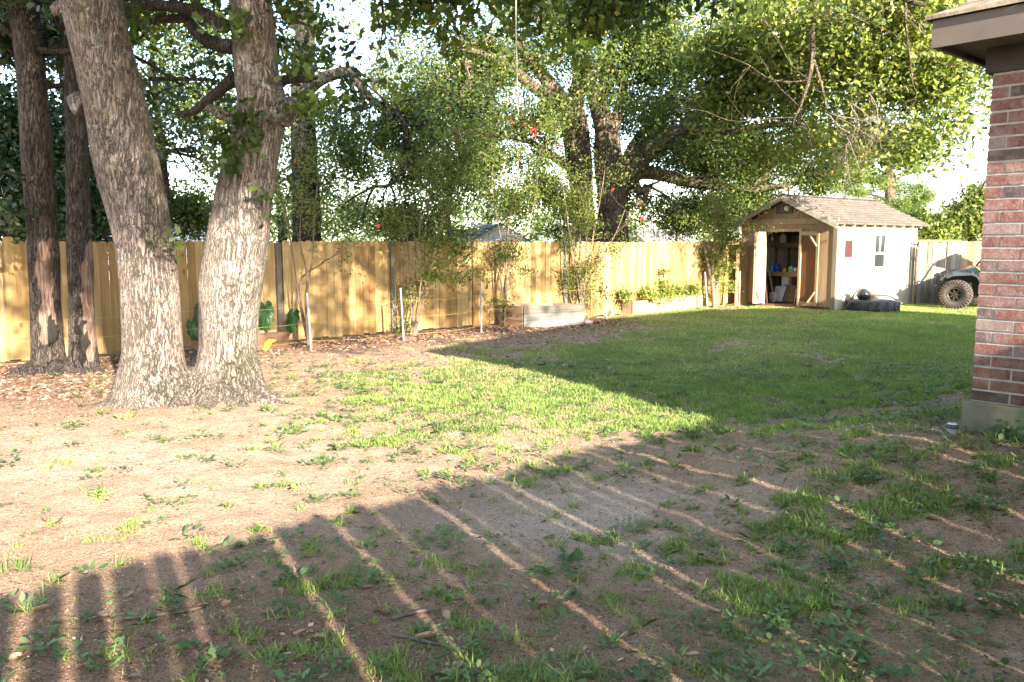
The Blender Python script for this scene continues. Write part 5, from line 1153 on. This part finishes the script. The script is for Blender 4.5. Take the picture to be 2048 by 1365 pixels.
def wheel(x_, y, steer):
    e = bpy.data.objects.new('wheel', None); COL.objects.link(e); e.parent = ut; e.matrix_local = Matrix.Translation((x_, y, WR)) @ Matrix.Rotation(steer, 4, 'Z') @ Matrix.Rotation(R(90), 4, 'X')
    m = MB(); w_ = .125; m.lathe([(.19, -w_*.8), (.22, -w_), (.30, -w_*1.05), (.340, -w_*.9), (.36, -w_*.5), (.363, w_*.5), (.340, w_*.9), (.30, w_*1.05), (.22, w_), (.19, w_*.8)], None, 40)
    for i in range(30):
        a = i/30*2*math.pi
        for s in (-1, 1):
            Mx = Matrix.Rotation(a+(.1 if s > 0 else 0), 4, 'Z')
            m.box(.340, .385, -.022, .022, s*.055-.05, s*.055+.05, Mx @ Matrix.Translation((0, 0, 0)) @ Matrix.Rotation(.35*s, 4, 'X'))
            m.box(.288, .368, -.018, .018, s*.128-.012, s*.128+.012, Mx)
    m.build('tyre', M_tyre, e)
    m = MB(); m.lathe([(.195, -.10), (.195, .10), (.178, .115), (.165, .10), (.16, .02), (.05, .02), (.045, .075), (0, .08)], None, 32)
    for i in range(7):
        a = i/7*2*math.pi; Mx = Matrix.Rotation(a, 4, 'Z'); m.box(.04, .17, -.018, .018, .045, .085, Mx)
    m.build('rim', M_rim, e); return e
TRK = 1.35
wheel(0, 0, R(-22)); wheel(0, TRK, R(-22)); wheel(2.05, 0, 0); wheel(2.05, TRK, 0)
yb = .10
def side_prism(poly, y0, y1, tint=None, m=None):
    m = m or MB(); m.prism(poly, y1-y0, Matrix(((1, 0, 0, 0), (0, 0, 1, y0), (0, 1, 0, 0), (0, 0, 0, 1))), tint); return m
side_prism([(-.10, .62), (-.32, .70), (-.30, .80), (-.18, .90), (.15, 1.03), (.60, 1.13), (.72, 1.12), (.80, .80), (.78, .38), (.50, .36), (.40, .6), (.1, .66)], .20, 1.15).build('hood', M_body, ut, bevel=.02)
side_prism([(.78, .36), (2.3, .36), (2.75, .55), (2.8, .95), (1.75, .98), (1.68, .62), (.85, .60), (.79, .98)], .12, 1.23).build('body', M_body, ut, bevel=.02)
# angular flared fender
m = MB()
fp = [(-.24, .83), (-.10, .90), (.33, .93), (.44, .88), (.66, .52), (.66, .26)]
for i in range(len(fp)-1):
    a, b = fp[i], fp[i+1]
    m.add([(a[0], -.10, a[1]), (b[0], -.10, b[1]), (b[0], .22, b[1]+.06), (a[0], .22, a[1]+.08), (a[0], -.10, a[1]-.03), (b[0], -.10, b[1]-.03), (b[0]+.02, .22, b[1]), (a[0], .22, a[1]+.02)], [(0,1,2,3),(4,7,6,5),(0,4,5,1),(3,2,6,7),(0,3,7,4),(1,5,6,2)], .5)
m.build('fender', M_grn, ut)
m = MB()
for a, b in zip(fp[:-1], fp[1:]): m.bar((a[0], TRK+.1, a[1]), (b[0], TRK+.1, b[1]), .2, .03, up=Vector((0, 1, 0)))
m.build('fender', M_body, ut)
side_prism([(.38, .96), (.66, 1.05), (.74, 1.12), (.58, 1.115), (.20, 1.02)], .185, .199).build('side_panel', M_blue, ut)
side_prism([(.44, 1.10), (.50, 1.11), (.72, .86), (.66, .82), (.57, .98)], .17, .184).build('stripe', M_yel, ut)
m = MB(); m.prism([(-.14, .87), (.02, .93), (.12, .93), (-.02, .86)], .012, Matrix(((1, 0, 0, .02), (0, 0, 1, .187), (0, 1, 0, .04), (0, 0, 0, 1)))); m.build('headlight', plain('lens', (.2, .2, .2), .2), ut)
m = MB(); m.tube([(-.44, .35, .55), (-.46, .35, .66), (-.46, .35, .84), (-.42, .35, .86), (-.28, .35, .86)], .018, 8, sub=3); m.tube([(-.44, 1.0, .55), (-.46, 1.0, .66), (-.46, 1.0, .84), (-.42, 1.0, .86), (-.28, 1.0, .86)], .018, 8, sub=3)
m.tube([(-.46, .35, .82), (-.46, 1.0, .82)], .018, 8); m.tube([(-.45, .35, .58), (-.45, 1.0, .58)], .018, 8); m.tube([(-.44, .35, .56), (-.1, .35, .50)], .018, 8); m.build('bumper', M_body, ut)
m = MB(); m.tube([(0, .12, .42), (.05, .5, .46)], .03, 8); m.tube([(.12, .16, .42), (.2, .5, .5)], .025, 8); m.tube([(.2, .25, .45), (.32, .3, .85)], .035, 10); m.tube([(0, TRK-.12, .42), (.05, .85, .46)], .03, 8); m.build('suspension', M_rim, ut)
m = MB(); m.lathe([(0, 0), (.05, 0), (.06, .1), (.045, .16), (0, .16)], Matrix.Translation((.33, .2, .55)), 12); m.build('shock_reservoir', plain('brassy', (.5, .36, .2), .5), ut)
m = MB()
for y_ in (.2, 1.15): m.tube([(.55, y_, 1.12), (1.08, y_+(.06 if y_ < .5 else -.06), 1.82), (1.25, y_+(.06 if y_ < .5 else -.06), 1.87), (2.1, y_+(.06 if y_ < .5 else -.06), 1.85), (2.35, y_, 1.0)], .027, 10, sub=4)
for x_, z_ in ((1.1, 1.84), (2.1, 1.85)): m.tube([(x_, .26, z_), (x_, 1.09, z_)], .025, 8)
m.build('roll_cage', M_body, ut)
m = MB(); m.box(1.1, 2.15, .24, 1.11, 1.88, 1.91); m.build('canopy', M_body, ut)
for y_ in (.35, .8):
    m = MB(); m.box(1.35, 1.75, y_-.02, y_+.32, .62, .74); m.box(1.68, 1.8, y_-.02, y_+.32, .74, 1.35); m.build('seat', M_body, ut, bevel=.03)
m = MB(); m.lathe([(.17, -.012), (.185, 0), (.17, .012), (.155, 0), (.17, -.012)], Matrix.Translation((1.05, .5, 1.12)) @ Matrix.Rotation(R(-60), 4, 'Y'), 20); m.build('steering_wheel', M_body, ut)
m = MB(); m.tube([(.42, .2, .34), (.8, .15, .30)], .03, 8); m.build('tail_pipe', plain('rusty', (.4, .2, .08), .6), ut)

# ------------------------------------------------------------------ brick house
HM = Matrix(((UH.x, -VH.x, 0, HW.x), (UH.y, -VH.y, 0, HW.y), (0, 0, 1, 0), (0, 0, 0, 1)))      # local x = along UH (away), y = along -VH
house = bpy.data.objects.new('brick_house', None); COL.objects.link(house); house.matrix_world = HM; tag(house, 'red brick house corner with dark brown eaves and shingled hip roof', 'house')
LX, LY = 12.6, 8.9; ZB0, ZB1 = .66, 3.02
k = Nd('brick', .9, .2)
c = k.ramp(k.attr(), (0, (.06, .046, .046)), (.13, (.10, .065, .06)), (.30, (.14, .062, .05)), (.8, (.20, .082, .062)), (1, (.22, .155, .135)))
c = k.mix(k.math('MULTIPLY', k.ramp(k.noise(7, 6, .7), (.40, G0), (.60, G1)), .6), c, (.27, .205, .19))
z_ = k.n('ShaderNodeSeparateXYZ'); k.l(k.tc.outputs['Object'], z_.inputs[0])
dirt = k.ramp(k.math('ADD', z_.outputs[2], k.math('MULTIPLY', k.noise(3, 5), .5)), (.30, (.5, .47, .38)), (.62, (1, 1, 1)))      # splashed soil stain at the foot of the wall
mr = k.n('ShaderNodeMapRange'); mr.inputs[1].default_value = .6; mr.inputs[2].default_value = 1.5; k.l(z_.outputs[2], mr.inputs[0])
dm = k.ramp(k.math('ADD', mr.outputs[0], k.math('MULTIPLY', k.noise(4, 5), .4)), (.35, (.62, .60, .48)), (.8, (1, 1, 1)))
c = k.mix(1.0, c, dm, 'MULTIPLY'); c = k.mix(1.0, c, k.ramp(k.noise(60, 4, .7), (.35, (.7, .7, .7)), (.6, (1.1, 1.1, 1.1))), 'MULTIPLY')
k.col(c).bump(k.noise(70, 5, .7), .6, .006); M_brick = k.m
M_mort = plain('mortar', (.34, .315, .285), .95, var=.15, sc=20, bump=.004)
def brickwall(m, along, L_, pos):
    ph = .0810; bl_ = .245; n_ = int((ZB1-ZB0)/ph)+1
    for r_ in range(n_):
        z0 = ZB0+r_*ph+.010; z1 = min(z0+ph-.015, ZB1)
        if z1-z0 < .02: continue
        s = -(.0 if (r_ % 2) == pos else .0); first = .115 if (r_ % 2) == pos else bl_-.0; s = -.001
        while s < L_:
            w_ = (first if s < 0 else bl_); a, b = max(s, -.001), min(L_, s+w_-.015)
            if b-a > .03:
                pr = random.uniform(.003, .006); tn = min(1, max(0, random.gauss(.5, .22))) if random.random() > .12 else random.choice((.02, .98))
                ex = .0005*(r_ % 2)
                if along == 'y': m.box(-pr, .06, a, b, z0, z1, tint=tn)
                else: m.box(a+(.06 if s < 0 else 0)-.0, b, -pr-ex, .055, z0, z1, tint=tn) if b-a > .07 or s >= 0 else None
            s += w_
m = MB(); brickwall(m, 'y', LY, 1); m.build('brickwork', M_brick, house)
m = MB(); brickwall(m, 'x', LX, 0); m.build('brickwork', M_brick, house)
m = MB(); m.box(.002, LX, .002, LY, .62, ZB1); m.build('wall', M_mort, house)
kk = Nd('foundation', .95, .15); c = kk.ramp(kk.noise(3, 6, .65), (.3, (.10, .09, .065)), (.5, (.16, .14, .11)), (.7, (.22, .19, .16)))
c = kk.mix(kk.math('MULTIPLY', kk.ramp(kk.noise(5, 5, .7), (.45, G0), (.6, G1)), .6), c, (.14, .15, .07)); kk.col(c).bump(kk.noise(40, 5), .5, .01)
m = MB(); m.box(-.045, LX+.05, -.045, LY+.05, .0, ZB0+.002); m.build('foundation', kk.m, house, bevel=.012)
M_brown = plain('brown_paint', (.105, .085, .075), .6, .3, var=.1, sc=5); M_soff = plain('soffit', (.12, .115, .09), .8, var=.2)
m = MB(); m.box(-.03, .0-.0095, -.04, LY, ZB1-.16, ZB1+.002, tint=.3); m.box(-.01, LX, -.04, -.0095, ZB1-.16, ZB1+.002, tint=.3); m.build('frieze_board', plain('frieze', (.05, .042, .038), .7), house)
eu, ev = .45, .22
m = MB(); m.box(-eu+.03, LX+.4, -ev+.03, LY+.4, ZB1+.004, ZB1+.03); m.build('soffit', M_soff, house)
zf0, zf1 = ZB1-.03, AE.z-.01
m = MB(); m.box(-eu, -eu+.028, -ev, LY+.42, zf0, zf1, tint=.8); m.box(-eu+.028, LX+.42, -ev, -ev+.028, zf0, zf1, tint=.8); m.box(LX+.42, LX+.448, -ev, LY+.42, zf0, zf1); m.box(-eu, LX+.448, LY+.42, LY+.448, zf0, zf1); m.build('fascia', M_brown, house)
# hip roof with shingle courses
RX0, RX1, RY0, RY1 = -eu-.035, LX+.48, -ev-.035, LY+.48; half = (RY1-RY0)/2; TP = math.tan(R(27.5)); zr = AE.z+.005
M_shin = plain('house_shingle', (.24, .20, .155), .95, var=.35, sc=11, bump=.012)
m = MB(); rows = 34; dr_ = half/rows
for i in range(rows):
    o0, o1 = i*dr_, (i+1)*dr_; za, zb = zr+o0*TP, zr+o1*TP
    ca, cb_ = (RX0+o0, RX1-o0, RY0+o0, RY1-o0), (RX0+o1, RX1-o1, RY0+o1, RY1-o1)
    A = [(ca[0], ca[2]), (ca[1], ca[2]), (ca[1], ca[3]), (ca[0], ca[3])]; B = [(cb_[0], cb_[2]), (cb_[1], cb_[2]), (cb_[1], cb_[3]), (cb_[0], cb_[3])]
    for j in range(4):
        p, q_, r_, s_ = Vector((*A[j], za)), Vector((*A[(j+1) % 4], za)), Vector((*B[(j+1) % 4], zb)), Vector((*B[j], zb))
        nseg = max(1, int((q_-p).length/.3)); lift = Vector((0, 0, .012))
        for t in range(nseg):
            a, b = t/nseg, (t+1)/nseg
            p0, p1, r0_, r1_ = p.lerp(q_, a), p.lerp(q_, b), s_.lerp(r_, a), s_.lerp(r_, b); lf = lift*random.uniform(.7, 1.4)
            m.add([p0+lf, p1+lf, r1_, r0_, p0-Vector((0, 0, .012)), p1-Vector((0, 0, .012))], [(0,1,2,3),(4,5,1,0)])
m.build('roof', M_shin, house)
# white-topped cap by the corner
g = G(1903, 874); g.z = TZ(g.x, g.y); e = empty('drain_cap', g, label='short white pipe with a dark cap sticking out of the soil by the brick wall', cat='pipe')
m = MB(); m.tube([g, g+Vector((0, 0, .065))], .030, 14); build_abs(m, 'pipe', plain('dirty_white', (.27, .27, .25), .6, var=.3, sc=20), e)
m = MB(); m.lathe([(.0, .090), (.02, .092), (.033, .088), (.043, .076), (.043, .064), (0, .062)], Matrix.Translation(g), 18); build_abs(m, 'cap', plain('dark_cap', (.06, .07, .085), .4), e)
m = MB(); m.lathe([(.014, .0935), (.014, .096), (.030, .0915), (.031, .089)], Matrix.Translation(g), 18); build_abs(m, 'ring', plain('white_ring', (.6, .62, .62), .4), e)

# ------------------------------------------------------------------ rope, neighbours
top = P(1031, -330, 7.0); bot = P(1036.5, 232, 7.0); m = MB()
m.tube([top, P(1032, -100, 7.0), P(1032, 60, 7.0), P(1034, 130, 7.0), P(1035, 185, 7.0), P(1036.5, 205, 7.0), bot], [.006, .006, .006, .006, .006, .0085, .003], 7, sub=3)
for py_k in (122, 187): m.lathe([(0, .014), (.012, .006), (.012, -.006), (0, -.014)], Matrix.Translation(P(1034, py_k, 7.0)), 8)
m.build('hanging_rope', plain('rope', (.30, .27, .23), .8, var=.15, sc=60), label='thin pale knotted rope hanging from the canopy over the yard', cat='rope')
def neighbour(pxl, pxr, Y, zw, zr_, roofm, wallm, label, gable=False, dep=8):
    a = P(pxl, 485, Y); b = P(pxr, 485, Y); c = (a+b)/2; w_ = (b-a).length; e = empty('neighbour_house', (c.x, c.y, 0), label=label, cat='house')
    M0 = Matrix.Translation((c.x, c.y, 0)); m = MB(); m.box(-w_/2+.3, w_/2-.3, .3, dep, 0, zw, M0); build_abs(m, 'wall', wallm, e)
    m = MB(); h = dep/2; n_ = 12
    for i in range(n_):
        t0, t1 = i/n_, (i+1)/n_
        for s in (0, 1):
            y0 = t0*h if s == 0 else dep-t0*h; y1 = t1*h if s == 0 else dep-t1*h; z0, z1 = zw+(zr_-zw)*t0, zw+(zr_-zw)*t1; i0, i1 = (0, 0) if gable else (h*t0, h*t1)
            m.add([M0 @ Vector(v) for v in ((-w_/2+i0, y0, z0+.03), (w_/2-i0, y0, z0+.03), (w_/2-i1, y1, z1), (-w_/2+i1, y1, z1))], [(0, 1, 2, 3)])
    if not gable:
        for s in (-1, 1): m.add([M0 @ Vector(v) for v in ((s*w_/2, 0, zw), (s*w_/2, dep, zw), (s*(w_/2-h), h, zr_))], [(0, 1, 2)])
    build_abs(m, 'roof', roofm, e); m = MB(); m.box(-w_/2, w_/2, -.03, -.001, zw-.12, zw+.03, M0); build_abs(m, 'fascia', M_body, e)
    return e, c
M_rd = plain('dark_roof', (.085, .10, .125), .8, var=.3, sc=4); M_wl = plain('lap_wall', (.42, .44, .42), .7, var=.1); M_pk = plain('pale_roof', (.42, .36, .35), .9, var=.15)
e, c = neighbour(860, 1065, 34, 1.72, 2.55, M_rd, M_wl, 'neighbour house with a dark blue-grey roof and pale gable over the fence middle', False, 6)
ga = P(1000, 485, 33.6); m = MB(); gw = 62*33.6/F
for i in range(10):
    t = i/10; z0 = 1.72+.72*t; m.box(-gw*(1-t), gw*(1-t), -.004*(i % 2), .02, z0, z0+.068, Matrix.Translation((ga.x, ga.y, 0)))
build_abs(m, 'gable', M_wl, e)
m = MB()
for s in (-1, 1): m.bar((ga.x+s*(gw+.15), ga.y+.4, 1.68), (ga.x, ga.y+.4, 2.52), 1.1, .05, up=Vector((0, 0, 1)))
build_abs(m, 'gable_roof', M_rd, e)
neighbour(1290, 1400, 44, 1.75, 2.45, M_pk, M_wl, 'neighbour house with a pale pinkish roof glimpsed right of the huge oak', True)
neighbour(150, 460, 38, 1.75, 2.7, plain('grey_roof', (.20, .22, .26), .8, var=.25, sc=3), M_wl, 'grey-roofed neighbour house behind the trunks on the left', True)
print('objects', len(bpy.data.objects))
